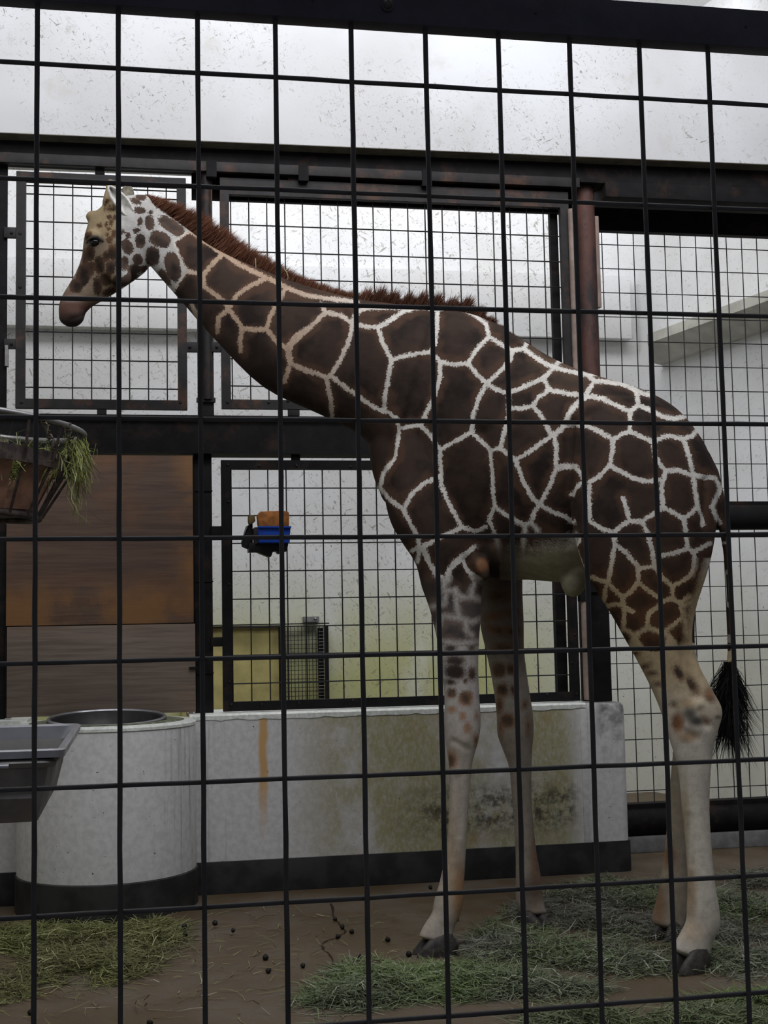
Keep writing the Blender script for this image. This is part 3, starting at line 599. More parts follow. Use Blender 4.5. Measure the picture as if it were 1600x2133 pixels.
def add_blob(x, y, Y, rx, ry, rd, ang=0.0, pid=0):
    """ellipsoid: pixel centre and pixel radii in the picture plane, half depth in metres"""
    c = at(x, y, Y); k = (Y-CAM[1])/FPX*1.02; ca, sa = math.cos(ang), math.sin(ang)
    u = (CR*ca-CU*sa)*rx*k; v = (CR*sa+CU*ca)*ry*k; w = CF*rd
    base = len(GV); nu, nv = 20, 12
    for j in range(nv+1):
        ph = math.pi*(0.02+0.96*j/nv)
        for i in range(nu):
            a = 2*math.pi*i/nu; GV.append(c+v*math.cos(ph)+(u*math.cos(a)+w*math.sin(a))*math.sin(ph))
    for j in range(nv):
        for i in range(nu): GF.append((base+j*nu+i, base+j*nu+(i+1) % nu, base+(j+1)*nu+(i+1) % nu, base+(j+1)*nu+i))
    GF.append(tuple(base+i for i in reversed(range(nu)))); GF.append(tuple(base+nv*nu+i for i in range(nu)))
    AX.append((*c, max(rx, ry)*k, pid))
TR, NK, HD, NF, FF_, NH, FH = range(7)
add_loft([(812, 760, 812, 1040, 4.62, .17), (835, 700, 830, 1085, 4.59, .215), (880, 660, 878, 1135, 4.55, .25), (950, 648, 950, 1185, 4.49, .28), (1030, 672, 1030, 1208, 4.41, .305), (1100, 716, 1100, 1208, 4.34, .315),
          (1180, 760, 1180, 1212, 4.26, .315), (1260, 788, 1262, 1190, 4.18, .30), (1340, 812, 1340, 1180, 4.11, .27), (1410, 852, 1410, 1150, 4.05, .235), (1462, 915, 1462, 1110, 4.01, .17), (1486, 965, 1484, 1080, 3.99, .10)], TR, .25, .25)
add_loft([(905, 652, 815, 980, 4.52, .215), (830, 636, 752, 908, 4.57, .185), (745, 624, 668, 864, 4.64, .165), (640, 597, 548, 806, 4.75, .140), (530, 556, 448, 708, 4.88, .118), (450, 519, 388, 640, 4.98, .103), (395, 480, 338, 583, 5.05, .094), (345, 440, 318, 560, 5.10, .088), (315, 420, 305, 545, 5.12, .085)], NK, .2, .4)
add_loft([(123, 664, 152, 680, 5.20, .040), (122, 640, 170, 664, 5.20, .056), (129, 617, 187, 643, 5.20, .058), (145, 590, 213, 627, 5.19, .060), (160, 563, 243, 609, 5.18, .068), (171, 530, 266, 594, 5.17, .082), (176, 492, 290, 577, 5.15, .103), (190, 452, 308, 560, 5.14, .110), (222, 424, 318, 535, 5.13, .105), (266, 408, 325, 510, 5.12, .095), (300, 406, 330, 490, 5.11, .08)], HD, .35, .3)
# ossicones, brow, jaw
add_loft([(212, 425, 240, 412, 5.09, .026), (216, 405, 240, 396, 5.09, .020), (220, 392, 238, 386, 5.09, .017), (219, 383, 237, 379, 5.09, .020), (222, 377, 235, 374, 5.09, .015)], HD, .3, .4)
add_loft([(216, 425, 244, 412, 5.20, .026), (220, 402, 244, 394, 5.20, .020), (223, 389, 243, 384, 5.20, .018), (226, 378, 241, 375, 5.20, .015)], HD, .3, .4)
add_blob(194, 452, 5.14, 15, 13, .045, 0, HD)
add_blob(194, 491, 5.075, 19, 12, .035, 0.1, HD)
add_blob(240, 560, 5.08, 42, 24, .03, 0.75, HD)
add_blob(150, 655, 5.20, 26, 26, .060, 0.6, HD)
# near foreleg
add_loft([(835, 830, 985, 800, 4.44, .10), (812, 930, 1005, 900, 4.42, .13), (800, 1010, 1010, 1000, 4.40, .14), (812, 1080, 1015, 1085, 4.38, .14), (838, 1128, 1014, 1140, 4.365, .13), (866, 1172, 1010, 1190, 4.355, .115), (879, 1222, 1003, 1232, 4.35, .10), (896, 1270, 1001, 1282, 4.345, .088),
          (910, 1328, 997, 1340, 4.34, .08), (920, 1390, 996, 1395, 4.335, .072), (926, 1450, 998, 1450, 4.33, .072), (926, 1500, 1001, 1500, 4.325, .076), (928, 1540, 997, 1538, 4.32, .072), (933, 1575, 988, 1572, 4.315, .058), (936, 1605, 982, 1602, 4.31, .048), (936, 1681, 976, 1681, 4.305, .043),
          (930, 1766, 971, 1766, 4.30, .043), (917, 1833, 967, 1833, 4.295, .048), (905, 1874, 966, 1876, 4.29, .056), (900, 1902, 957, 1908, 4.285, .055), (884, 1926, 946, 1935, 4.28, .052), (872, 1950, 945, 1960, 4.275, .056)], NF, .3, .15)
add_blob(1000, 1184, 4.27, 20, 30, .05, -0.35, NF)
add_blob(815, 1010, 4.50, 26, 42, .10, 0, TR)
# far foreleg
add_loft([(985, 1090, 1085, 1090, 4.66, .12), (992, 1160, 1088, 1160, 4.69, .11), (997, 1230, 1087, 1225, 4.71, .10), (1001, 1300, 1090, 1295, 4.72, .09), (1014, 1360, 1091, 1355, 4.725, .08), (1027, 1425, 1100, 1425, 4.73, .072), (1035, 1485, 1109, 1485, 4.73, .076), (1037, 1530, 1111, 1525, 4.73, .075), (1048, 1562, 1108, 1562, 4.73, .062), (1061, 1600, 1107, 1598, 4.73, .05),
          (1067, 1664, 1107, 1664, 4.73, .044), (1071, 1715, 1111, 1715, 4.73, .044), (1074, 1772, 1117, 1772, 4.725, .046), (1075, 1833, 1127, 1830, 4.72, .055), (1074, 1866, 1130, 1866, 4.715, .057), (1078, 1888, 1134, 1888, 4.70, .054), (1088, 1905, 1140, 1902, 4.69, .055)], FF_, .3, .2)
# near hind leg
add_loft([(1235, 842, 1400, 862, 3.97, .06), (1200, 880, 1452, 915, 3.95, .12), (1188, 960, 1484, 980, 3.93, .16), (1190, 1050, 1492, 1050, 3.915, .175), (1200, 1120, 1487, 1115, 3.90, .17), (1218, 1180, 1475, 1178, 3.89, .155), (1243, 1228, 1460, 1228, 3.88, .135), (1271, 1272, 1448, 1268, 3.87, .115), (1299, 1322, 1440, 1326, 3.86, .098),
          (1330, 1378, 1452, 1380, 3.85, .082), (1358, 1434, 1478, 1430, 3.84, .076), (1378, 1482, 1503, 1478, 3.83, .080), (1391, 1525, 1496, 1518, 3.82, .074), (1402, 1560, 1486, 1556, 3.81, .062), (1414, 1605, 1480, 1600, 3.80, .052), (1422, 1686, 1477, 1686, 3.79, .047),
          (1430, 1770, 1482, 1775, 3.775, .048), (1434, 1830, 1488, 1840, 3.76, .052), (1432, 1890, 1497, 1893, 3.75, .058), (1430, 1920, 1498, 1932, 3.745, .058), (1412, 1954, 1482, 1966, 3.735, .055), (1402, 1975, 1474, 2000, 3.73, .058)], NH, .3, .2)
# far hind leg
add_loft([(1290, 1050, 1460, 1050, 4.22, .13), (1300, 1150, 1455, 1150, 4.24, .13), (1330, 1250, 1447, 1250, 4.26, .105), (1365, 1350, 1446, 1350, 4.28, .085), (1395, 1430, 1468, 1428, 4.295, .072), (1405, 1490, 1474, 1485, 4.305, .072), (1404, 1560, 1452, 1550, 4.31, .052), (1398, 1620, 1442, 1620, 4.315, .046), (1393, 1690, 1438, 1690, 4.32, .044),
          (1385, 1775, 1434, 1775, 4.32, .046), (1377, 1823, 1431, 1823, 4.32, .050), (1369, 1872, 1430, 1874, 4.32, .054), (1360, 1905, 1428, 1912, 4.32, .055), (1360, 1922, 1424, 1935, 4.315, .055)], FH, .3, .2)
add_blob(1197, 1196, 4.20, 31, 50, .07, 0.12, TR); add_blob(1205, 1175, 4.2, 46, 40, .10, 0.2, TR)          # sheath
add_blob(1230, 868, 3.95, 46, 34, .05, -0.2, TR)           # hip bone
add_blob(1466, 1020, 3.97, 26, 60, .09, -0.15, TR)
# the docked root of the tail
tailc = [(1464, 945, 3.93), (1484, 985, 3.92), (1496, 1030, 3.915), (1503, 1080, 3.91), (1511, 1130, 3.91), (1517, 1190, 3.91), (1519, 1260, 3.91), (1519, 1330, 3.91), (1519, 1395, 3.91)]
tr_ = [.030, .030, .028, .023, .017, .014, .012, .011, .010]
mb = MB(); mb.tube([at(*q) for q in tailc], tr_, 16)
base = len(GV); GV.extend([np.array(v) for v in mb.v]); GF.extend([tuple(i+base for i in f) for f in mb.f])
for q, r_ in zip(tailc[2:], tr_[2:]): AX.append((*at(*q), r_, 7))
me = bpy.data.meshes.new('giraffe'); me.from_pydata([tuple(v) for v in GV], [], GF)
gir = bpy.data.objects.new('giraffe', me); COL.objects.link(gir)
mod = gir.modifiers.new('r', 'REMESH'); mod.mode = 'VOXEL'; mod.voxel_size = 0.0085; mod.use_smooth_shade = True
mod = gir.modifiers.new('s', 'SMOOTH'); mod.factor = 0.5; mod.iterations = 9
dg = bpy.context.evaluated_depsgraph_get(); me2 = bpy.data.meshes.new_from_object(gir.evaluated_get(dg))
gir.modifiers.clear(); gir.data = me2; me2.name = 'giraffe'
nv = len(me2.vertices); co = np.empty(nv*3, np.float32); me2.vertices.foreach_get('co', co); co = co.reshape(-1, 3).astype(float)
nr = np.empty(nv*3, np.float32); me2.vertices.foreach_get('normal', nr); nr = nr.reshape(-1, 3)
# which limb a vertex belongs to
AXA = np.array(AX); pid = np.zeros(nv, int); bd_ = np.full(nv, 1e9)
for s in range(0, nv, 20000):
    d = np.linalg.norm(co[s:s+20000, None, :]-AXA[None, :, :3], axis=2)/AXA[None, :, 3]
    k = d.argmin(1); pid[s:s+20000] = AXA[k, 4].astype(int)
# large-scale creases: behind the shoulder blade, flank fold, elbow, gaskin hollow
uv = proj(co); near = (nr@CF) < 0.1
def seg_dist(P, pl):
    pl = np.array(pl, float); d = np.full(len(P), 1e9)
    for a, b in zip(pl[:-1], pl[1:]):
        ab = b-a; t = np.clip(((P-a)@ab)/(ab@ab+1e-9), 0, 1); d = np.minimum(d, np.linalg.norm(P-(a+t[:, None]*ab), axis=1))
    return d
for pl, w, amt, ids in (([(1004, 900), (1016, 980), (1020, 1060), (1018, 1130)], 16, 0.020, (TR, NF)), ([(1186, 890), (1182, 960), (1186, 1040), (1192, 1120)], 14, 0.016, (TR, NH)),
        ([(905, 880), (880, 940), (850, 985)], 20, 0.008, (TR, NF, NK)), ([(1425, 1345), (1436, 1400), (1450, 1448)], 12, 0.024, (NH,)), ([(1405, 1470), (1420, 1520), (1450, 1535)], 9, 0.008, (NH,)), ([(1462, 1480), (1474, 1510)], 8, 0.012, (NH,)), ([(1437, 1700), (1440, 1800)], 7, 0.006, (NH,)), ([(955, 1620), (958, 1740)], 6, 0.005, (NF,)), ([(945, 1545), (975, 1560)], 6, 0.006, (NF,)), ([(800, 850), (806, 900), (812, 950)], 12, 0.012, (TR, NF, NK)), ([(815, 830), (835, 790), (860, 750)], 18, 0.007, (TR, NK, NF)),
        ([(1470, 1000), (1468, 1060), (1466, 1110)], 7, 0.014, (TR, NH)), ([(150, 665), (178, 655), (196, 640)], 4, 0.004, (HD,)), ([(1000, 1210), (985, 1195), (972, 1165)], 9, 0.010, (NF,))):
    d = seg_dist(uv, pl); f = np.exp(-(d/w)**2)*amt*near*np.isin(pid, ids); co -= nr*f[:, None]
me2.vertices.foreach_set('co', co.astype(np.float32).ravel()); me2.update()
# ---- coat pattern: distance to the net of pale lines, in survey pixels
def net(ox, oy, k, txt):
    out = []
    for ln in txt.strip().split('\n'):
        v = [float(q) for q in ln.replace(',', ' ').split()]; out.append([(ox+v[i]/k, oy+v[i+1]/k) for i in range(0, len(v), 2)])
    return out
NETS = net(1150, 1180, 3.556, """610 500 615 560 622 640
790 480 860 510 890 560 900 620
955 300 990 420 1005 520 1015 620
1120 90 1090 180 1040 260 955 300""")+net(600, 540, 2.667, """185 250 210 295 110 390 30 460 5 520 20 580 110 620 215 655
210 295 290 310 360 355 372 310 400 285 440 270 640 268
360 355 340 450 290 560 240 640 215 655
360 355 430 375 500 380
500 380 560 345 650 285 720 270 830 262 960 270 1040 310 1100 360 1115 430
500 380 525 460 575 560
575 560 670 530 790 515 815 470 825 400 832 270
575 560 560 650 540 740 530 830
215 655 225 720 240 800 245 870
240 650 330 720 430 790 500 835 560 855 600 880
790 515 845 570 920 585 1000 578
1000 578 1050 500 1115 430
1115 430 1180 470 1245 505
1245 505 1310 500 1330 460 1345 440 1350 425
1310 500 1370 540 1430 580 1480 600
1480 600 1510 565 1520 540
1480 600 1540 618 1600 630
1480 600 1420 660 1340 695 1245 735
1245 505 1235 560 1180 620 1105 690
1000 578 1050 640 1105 690
1105 690 1160 725 1225 745
1225 745 1225 820 1225 870 1205 950 1180 1050
1225 830 1290 830 1360 815
1360 815 1390 770 1450 725 1420 660
1450 725 1520 740 1600 752
1360 815 1400 860 1435 920 1465 980
1105 690 1060 770 1030 860 1020 960
845 570 845 660 815 760 770 850 735 920
600 880 620 940 680 930 735 920
735 920 790 980 845 1060
845 1060 930 1010 1020 960
1020 960 1070 1010 1120 1060 1180 1050
1180 1050 1230 1090 1265 1115
1265 1115 1340 1070 1420 1010 1480 970 1520 940 1560 870 1600 815
1480 970 1490 1060 1490 1160 1455 1260 1400 1360
1490 1160 1600 1150
1265 1115 1300 1220 1360 1330 1400 1360
1400 1360 1460 1400 1540 1430 1570 1460
1400 1360 1370 1400 1350 1460
1120 1060 1130 1180 1135 1300 1140 1370 1110 1460
1140 1370 1210 1420 1280 1460 1320 1475 1350 1460
1350 1460 1390 1510
1320 1475 1310 1560 1305 1640
620 940 605 1030 585 1110 530 1190 510 1270 560 1330 640 1390
640 1390 690 1300 770 1235 845 1210
845 1060 848 1140 850 1250 890 1350 940 1440 970 1490
640 1390 680 1470 720 1540 730 1600
970 1490 1040 1510 1095 1490
970 1490 900 1520 820 1560 740 1600
730 1600 690 1620
740 1600 780 1680 830 1750
1110 1460 1150 1540 1180 1630
1040 1595 960 1670 900 1720 890 1790
730 1600 720 1680""")+net(1000, 640, 2.667, """533 363 605 378 635 410
605 378 640 368 660 350
635 410 720 415 800 430 870 460 880 545
800 430 825 410 835 395
870 460 900 478 945 485
635 410 600 460 590 500
383 458 450 470 530 488 590 488
480 620 510 560 560 510 620 495 690 510 750 540 830 580 880 545
880 545 960 575 1010 605 1080 620 1130 610 1150 590
830 580 835 640 830 690
480 650 540 652 600 660 660 690 740 735
740 735 800 700 830 690 890 715 960 750 985 735 1040 715 1130 730
740 735 735 800 720 880 660 940 610 970
720 880 780 910 850 950 920 965 1000 960
960 750 975 830 1000 870 1030 910
1030 910 1100 905 1180 935
1030 910 1010 1000 1015 1110
1130 730 1160 820 1185 930 1195 1010 1210 1100
1185 930 1240 940 1310 950 1335 1010 1290 1110
1130 730 1180 715 1200 690
1015 1110 1070 1140 1130 1175
1130 1175 1180 1140 1210 1100
1210 1100 1240 1160 1245 1210
1015 1110 960 1150 900 1190 830 1190 790 1210 740 1255
830 1190 815 1120 795 1060
610 970 605 1080 610 1190 680 1230 740 1255
740 1255 750 1320 735 1400 710 1530
750 1320 810 1360 860 1420 880 1450
900 1190 930 1250 955 1340 970 1440
880 1450 930 1445 970 1440 1010 1500 1070 1550
1130 1175 1145 1260 1155 1340 1190 1360
1010 1380 1080 1365 1155 1340
1190 1360 1190 1440 1170 1490 1110 1530 1070 1550
1190 1360 1240 1330 1280 1310
1070 1550 1070 1620 1010 1635
1070 1620 1110 1645 1160 1610
880 1450 880 1530 930 1570 990 1610
880 1530 840 1580 790 1610
620 1500 710 1530 750 1570 790 1610
710 1530 695 1580 690 1630
790 1610 800 1680 800 1760 795 1790
710 1660 750 1650 800 1655
1010 1635 980 1670 935 1700 930 1780
930 1780 860 1820 800 1790
930 1780 1000 1800 1030 1800 1130 1720
860 1820 860 1867
430 880 510 880 560 920 580 970 530 1000 500 1040
550 1290 525 1330 560 1420 590 1490
800 1670 850 1690
1290 1110 1330 1200""")+net(0, 340, 2.5, """900 410 985 350
900 410 930 490 970 560 1060 580
1060 580 1110 520 1165 470
970 560 930 610 900 660
1060 580 1060 640 1130 690 1170 720 1190 760
1190 760 1230 690 1300 640 1385 600
1190 760 1140 800 1130 880
1190 760 1240 820 1260 860 1250 930 1255 980
1260 860 1330 865 1390 865 1410 790 1450 720 1480 660
1390 865 1440 930 1490 960 1540 900 1600 860
1490 960 1510 1040 1600 1085
1510 1050 1480 1140
1000 740 1025 800
830 250 960 330 1100 430 1250 530 1400 600 1500 650 1600 690 1720 706 1860 722""")+net(780, 1080, 2.963, """305 180 340 270 370 340 430 370
620 170 560 220 490 270 450 340 440 390
430 380 430 450 500 440 530 490 600 485 650 500
555 265 570 310 620 370 650 395
620 400 600 440 600 480
500 450 510 540 520 610
430 600 520 615 600 640 655 620
345 550 430 530 440 470
560 630 570 690 600 720
400 750 430 760 520 770 645 760
420 600 380 720""")
dn = np.full(nv, 1e9)
for pl in NETS: dn = np.minimum(dn, seg_dist(uv, pl))
def ell(ox, oy, k, lst):
    return [(ox+e[0]/k, oy+e[1]/k, e[2]/k, e[3]/k, math.radians(e[4]) if len(e) > 4 else 0) for e in lst]
def spots(P, L):
    d = np.full(len(P), -50.0)
    for x, y, rx, ry, a in L:
        q = P-np.array([x, y]); ca, sa = math.cos(a), math.sin(a)
        X = (q[:, 0]*ca+q[:, 1]*sa)/rx; Y = (-q[:, 0]*sa+q[:, 1]*ca)/ry; r = np.sqrt(X*X+Y*Y); r4 = (X**4+Y**4)**.25
        d = np.maximum(d, (1-(0.6*r+0.4*r4*1.08))*min(rx, ry)*1.2)
    return d
HS = ell(90, 370, 5.333, [(1078, 702, 60, 80), (1215, 872, 82, 112), (932, 765, 66, 92, -25), (1050, 908, 56, 66, -15), (1300, 688, 126, 90, 22), (1185, 500, 55, 88, -8), (1075, 362, 68, 42, 8), (1075, 490, 32, 46), (1040, 588, 48, 32, -20), (940, 642, 26, 42, -20), (880, 612, 20, 34),
    (1440, 992, 88, 180, -12), (1350, 1105, 48, 110, -35), (1190, 386, 30, 24, 20), (1030, 262, 66, 34, 18), (1085, 212, 62, 44, 15), (1425, 538, 180, 74, 34), (905, 955, 48, 82), (1010, 1022, 80, 62, -25), (1115, 1018, 56, 38, -20), (940, 1130, 140, 58, -32)])
FS = ell(90, 370, 5.333, [(625, 530, 30, 28), (700, 520, 24, 35), (755, 495, 24, 34), (735, 435, 34, 30), (733, 345, 19, 36), (775, 352, 22, 30), (730, 570, 26, 22), (715, 632, 20, 22), (785, 622, 30, 46), (735, 695, 38, 38), (702, 262, 22, 28), (690, 322, 15, 40), (800, 440, 30, 30), (830, 560, 22, 30), (845, 700, 26, 40),
    (520, 850, 62, 88, 10), (622, 970, 62, 102), (705, 880, 46, 66), (775, 835, 58, 98), (748, 1000, 56, 88), (692, 1132, 66, 72, -20), (605, 1195, 50, 108), (525, 1015, 52, 92, 10), (450, 1075, 84, 150, 20), (365, 1200, 76, 86), (740, 1262, 90, 42, -20), (832, 960, 44, 76), (825, 1150, 56, 70), (470, 900, 40, 120, 8), (500, 650, 40, 60)])
NLS = ell(780, 1080, 2.963, [(500, 880, 70, 36, 5), (500, 945, 72, 48, 8), (602, 960, 28, 48), (478, 1080, 34, 36), (565, 1112, 48, 52), (480, 1180, 30, 22), (545, 1218, 24, 28), (575, 1292, 24, 36), (628, 1370, 20, 42), (630, 1222, 15, 30), (478, 1490, 36, 58), (600, 800, 26, 30), (470, 800, 40, 26), (560, 1000, 20, 20), (470, 1010, 40, 20)])
FLS = ell(780, 1080, 2.963, [(770, 935, 48, 52), (845, 930, 40, 40), (790, 1060, 40, 48), (772, 1150, 26, 62), (860, 1060, 28, 40), (800, 800, 70, 34), (760, 690, 70, 30, 15), (850, 690, 60, 30), (930, 1150, 20, 30), (820, 1250, 50, 50), (780, 1290, 18, 60), (740, 600, 70, 28, -10), (850, 580, 50, 30), (950, 1290, 16, 60), (780, 480, 80, 40)])
HLS = ell(1150, 1180, 3.556, [(690, 740, 44, 22, -20), (740, 790, 40, 20), (960, 520, 46, 60, 35), (945, 790, 40, 70, -35), (1050, 870, 34, 90, -30), (790, 870, 34, 20), (620, 640, 30, 20), (850, 550, 40, 34), (720, 560, 60, 40), (1170, 970, 46, 34, 40), (920, 1160, 34, 60, -10), (900, 1030, 24, 16), (1140, 1140, 40, 24, 40)])
hw = np.interp(uv[:, 0], [300, 500, 760, 1000, 1250, 1500], [4.6, 4.8, 4.6, 4.3, 4.8, 4.6])
pat = dn-hw
soft = np.full(nv, 0.8)
head = (pid == HD) | (pid == NK)
# the pale-ground spotted zone of the head and throat, left of a line across the nape
ln_ = np.interp(uv[:, 1], [380, 412, 450, 478, 504, 536, 564, 584, 604, 640], [318, 330, 372, 394, 360, 372, 388, 372, 360, 350])
sp = np.maximum(spots(uv, HS), spots(uv, FS))
hz_ = head & (uv[:, 0] < ln_); pat[hz_] = sp[hz_]
face = (pid == HD) & (uv[:, 0] < 252); soft[face] = 1.8
# belly, chest and inner sides
bel = (np.interp(uv[:, 0], [1040, 1085, 1130, 1175, 1200, 1215], [1165, 1150, 1138, 1130, 1120, 1125])-uv[:, 1])*0.25
m_ = (pid == TR) & (uv[:, 0] > 1040) & (uv[:, 0] < 1222); pat[m_] = np.minimum(pat[m_], bel[m_]); soft[m_] = np.where(uv[m_, 1] > 1090, 4, soft[m_])
m_ = (pid == NF) & (uv[:, 1] > 1345); pat[m_] = spots(uv[m_], NLS); 
m_ = (pid == NF) & (uv[:, 1] > 1200); soft[m_] = 5.0; pat[m_] -= 0.5
m_ = (pid == FF_); pat[m_] = spots(uv[m_], FLS); soft[m_] = 6.0
q_ = seg_dist(uv, [(1478, 1170), (1462, 1225), (1446, 1275), (1440, 1320), (1442, 1360)]); m_ = (pid == NH) & (uv[:, 1] > 1160); pat[m_] = np.minimum(pat[m_], (q_[m_]-9)*.8); soft[m_] = np.where(q_[m_] < 26, 6, soft[m_])
m_ = (pid == NH) & (uv[:, 1] > 1300); pat[m_] -= 16*np.clip((uv[m_, 1]-1318)/34, 0, 1)**1.5; soft[m_] = np.maximum(soft[m_], 3)
m_ = (pid == NH) & (uv[:, 1] > 1356); pat[m_] = spots(uv[m_], HLS); soft[m_] = 6.0
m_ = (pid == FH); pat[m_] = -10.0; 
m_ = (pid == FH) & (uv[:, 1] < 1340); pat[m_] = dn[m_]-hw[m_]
m_ = (pid == 7); pat[m_] = -4; soft[m_] = 4
m_ = (pid == 7) & (uv[:, 1] < 1060); pat[m_] = dn[m_]*1.0-5.0
pat = np.clip(pat, -30, 30)
# ---- colours of patch and ground
A_ = np.tile(np.array([0.0385, 0.0232, 0.0165]), (nv, 1)); B_ = np.tile(np.array([0.64, 0.605, 0.55]), (nv, 1))
def blend(arr, col, f): arr[:] = arr*(1-f[:, None])+np.array(col)*f[:, None]
def sm(x, a, b): t = np.clip((x-a)/(b-a), 0, 1); return t*t*(3-2*t)
isb = np.isin(pid, (TR, NH, NF, NK))
blend(B_, (0.40, 0.285, 0.20), sm(-uv[:, 0], -860, -560)*isb*sm(uv[:, 0], 330, 430))          # tan lines on the neck
blend(B_, (0.45, 0.345, 0.205), sm(uv[:, 1], 1120, 1230)*(pid == NH))                         # yellowish lines on the thigh
blend(A_, (0.050, 0.026, 0.014), sm(uv[:, 1], 1130, 1260)*(pid == NH))
blend(B_, (0.34, 0.31, 0.215), ((pid == TR) & (uv[:, 0] > 1040) & (uv[:, 0] < 1222))*sm(uv[:, 1], 1095, 1160))   # belly
blend(B_, (0.47, 0.45, 0.42), hz_*sm(uv[:, 0], 235, 262))
blend(B_, (0.30, 0.225, 0.13), face*sm(-uv[:, 0], -262, -236))
blend(B_, (0.22, 0.165, 0.115), (face & (uv[:, 1] > 495))*sm(-uv[:, 0], -252, -226)*0.9)
blend(A_, (0.062, 0.036, 0.020), face*0.85); blend(A_, (0.034, 0.022, 0.017), face*sm(uv[:, 1], 505, 560)*.8)
blend(A_, (0.055, 0.042, 0.036), (hz_ & ~face)*0.6)
blend(B_, (0.115, 0.058, 0.042), ((pid == HD))*sm(uv[:, 1]-0.45*uv[:, 0], 525, 566)); blend(A_, (0.14, 0.07, 0.05), ((pid == HD))*sm(uv[:, 1]-0.45*uv[:, 0], 538, 558))
q_ = (pid == HD)*sm(uv[:, 1]+0.2*uv[:, 0], 664, 700); blend(B_, (0.032, 0.022, 0.020), q_); blend(A_, (0.05, 0.032, 0.027), q_)
m_ = (pid == HD) & (uv[:, 1]-0.45*uv[:, 0] > 545); pat[m_] -= (uv[m_, 1]-0.45*uv[m_, 0]-545)*0.6
pink = (pid == HD)*np.exp(-((uv[:, 0]-150)/22)**2-((uv[:, 1]-622)/6)**2); blend(B_, (0.42, 0.38, 0.36), pink*0.7)
leg = sm(uv[:, 1], 1380, 1560)
m_ = np.isin(pid, (NF, FF_)); blend(B_, (0.42, 0.365, 0.305), leg*m_); blend(A_, (0.19, 0.125, 0.085), sm(uv[:, 1], 1400, 1480)*m_)
blend(B_, (0.38, 0.35, 0.325), (pid == NF)*sm(uv[:, 1], 1180, 1260)*sm(-uv[:, 1], -1560, -1480)*.8); blend(A_, (0.10, 0.085, 0.082), sm(uv[:, 1], 1180, 1290)*(pid == NF)*sm(-uv[:, 1], -1420, -1340)*0.8)
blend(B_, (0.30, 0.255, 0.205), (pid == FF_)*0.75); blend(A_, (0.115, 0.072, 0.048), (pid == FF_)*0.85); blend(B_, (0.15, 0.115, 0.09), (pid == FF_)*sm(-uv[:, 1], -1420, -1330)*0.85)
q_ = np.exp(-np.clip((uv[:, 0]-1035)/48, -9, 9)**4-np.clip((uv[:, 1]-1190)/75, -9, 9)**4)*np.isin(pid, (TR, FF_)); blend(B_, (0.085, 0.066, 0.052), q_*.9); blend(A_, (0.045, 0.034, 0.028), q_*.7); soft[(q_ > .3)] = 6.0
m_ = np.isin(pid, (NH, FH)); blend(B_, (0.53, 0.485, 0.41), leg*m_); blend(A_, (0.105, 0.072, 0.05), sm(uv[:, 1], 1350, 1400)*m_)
blend(B_, (0.36, 0.30, 0.22), (pid == FH)*sm(uv[:, 1], 1340, 1500))
# rust-coloured stains low on the legs, each with its own place
for x, y, rx, ry, c, ids, f in ((958, 1860, 16, 70, (0.30, 0.135, 0.045), (NF,), .8), (1118, 1800, 14, 90, (0.22, 0.10, 0.05), (FF_,), .7), (1395, 1785, 14, 26, (0.26, 0.10, 0.035), (FH,), .85), (1372, 1885, 14, 50, (0.22, 0.11, 0.055), (FH,), .8), (1440, 1860, 12, 70, (0.31, 0.19, 0.09), (NH,), .7), (1428, 1700, 9, 90, (0.30, 0.21, 0.11), (NH,), .6),
        (1414, 1505, 13, 24, (0.19, 0.085, 0.035), (NH,), .85), (1434, 1535, 26, 14, (0.26, 0.155, 0.075), (NH,), .8), (1432, 1465, 18, 10, (0.36, 0.24, 0.12), (NH,), .7), (1437, 1487, 15, 15, (0.06, 0.055, 0.05), (NH,), .9), (1452, 1502, 17, 11, (0.05, 0.046, 0.042), (NH,), .95), (1480, 1440, 14, 10, (0.19, 0.10, 0.05), (NH,), .7), (1496, 1494, 7, 5, (0.10, 0.07, 0.04), (NH,), .8), (1440, 1940, 30, 26, (0.40, 0.28, 0.16), (NH,), .5), (1005, 1178, 14, 16, (0.30, 0.145, 0.07), (NF,), .85), (1010, 1198, 8, 8, (0.10, 0.08, 0.07), (NF,), .8),
        (940, 1800, 14, 120, (0.36, 0.25, 0.14), (NF,), .55), (1105, 1860, 22, 36, (0.09, 0.06, 0.045), (FF_,), .7)):
    g_ = np.exp(-np.clip(((uv[:, 0]-x)/rx)**2+((uv[:, 1]-y)/ry)**2, 0, 50)**1.6)*np.isin(pid, ids)*f; blend(B_, c, g_)
    if y < 1210 or (NH in ids and y > 1400): blend(A_, c, g_)
m_ = np.isin(pid, (NF, FF_)) & (uv[:, 1] < 1560); A_[m_] = A_[m_]
blend(A_, (0.075, 0.055, 0.036), np.isin(pid, (TR,))*sm(-uv[:, 1], -830, -740)*sm(uv[:, 0], 1040, 1150)*0.5)
blend(B_, (0.27, 0.24, 0.215), (pid == 7)*1.0)
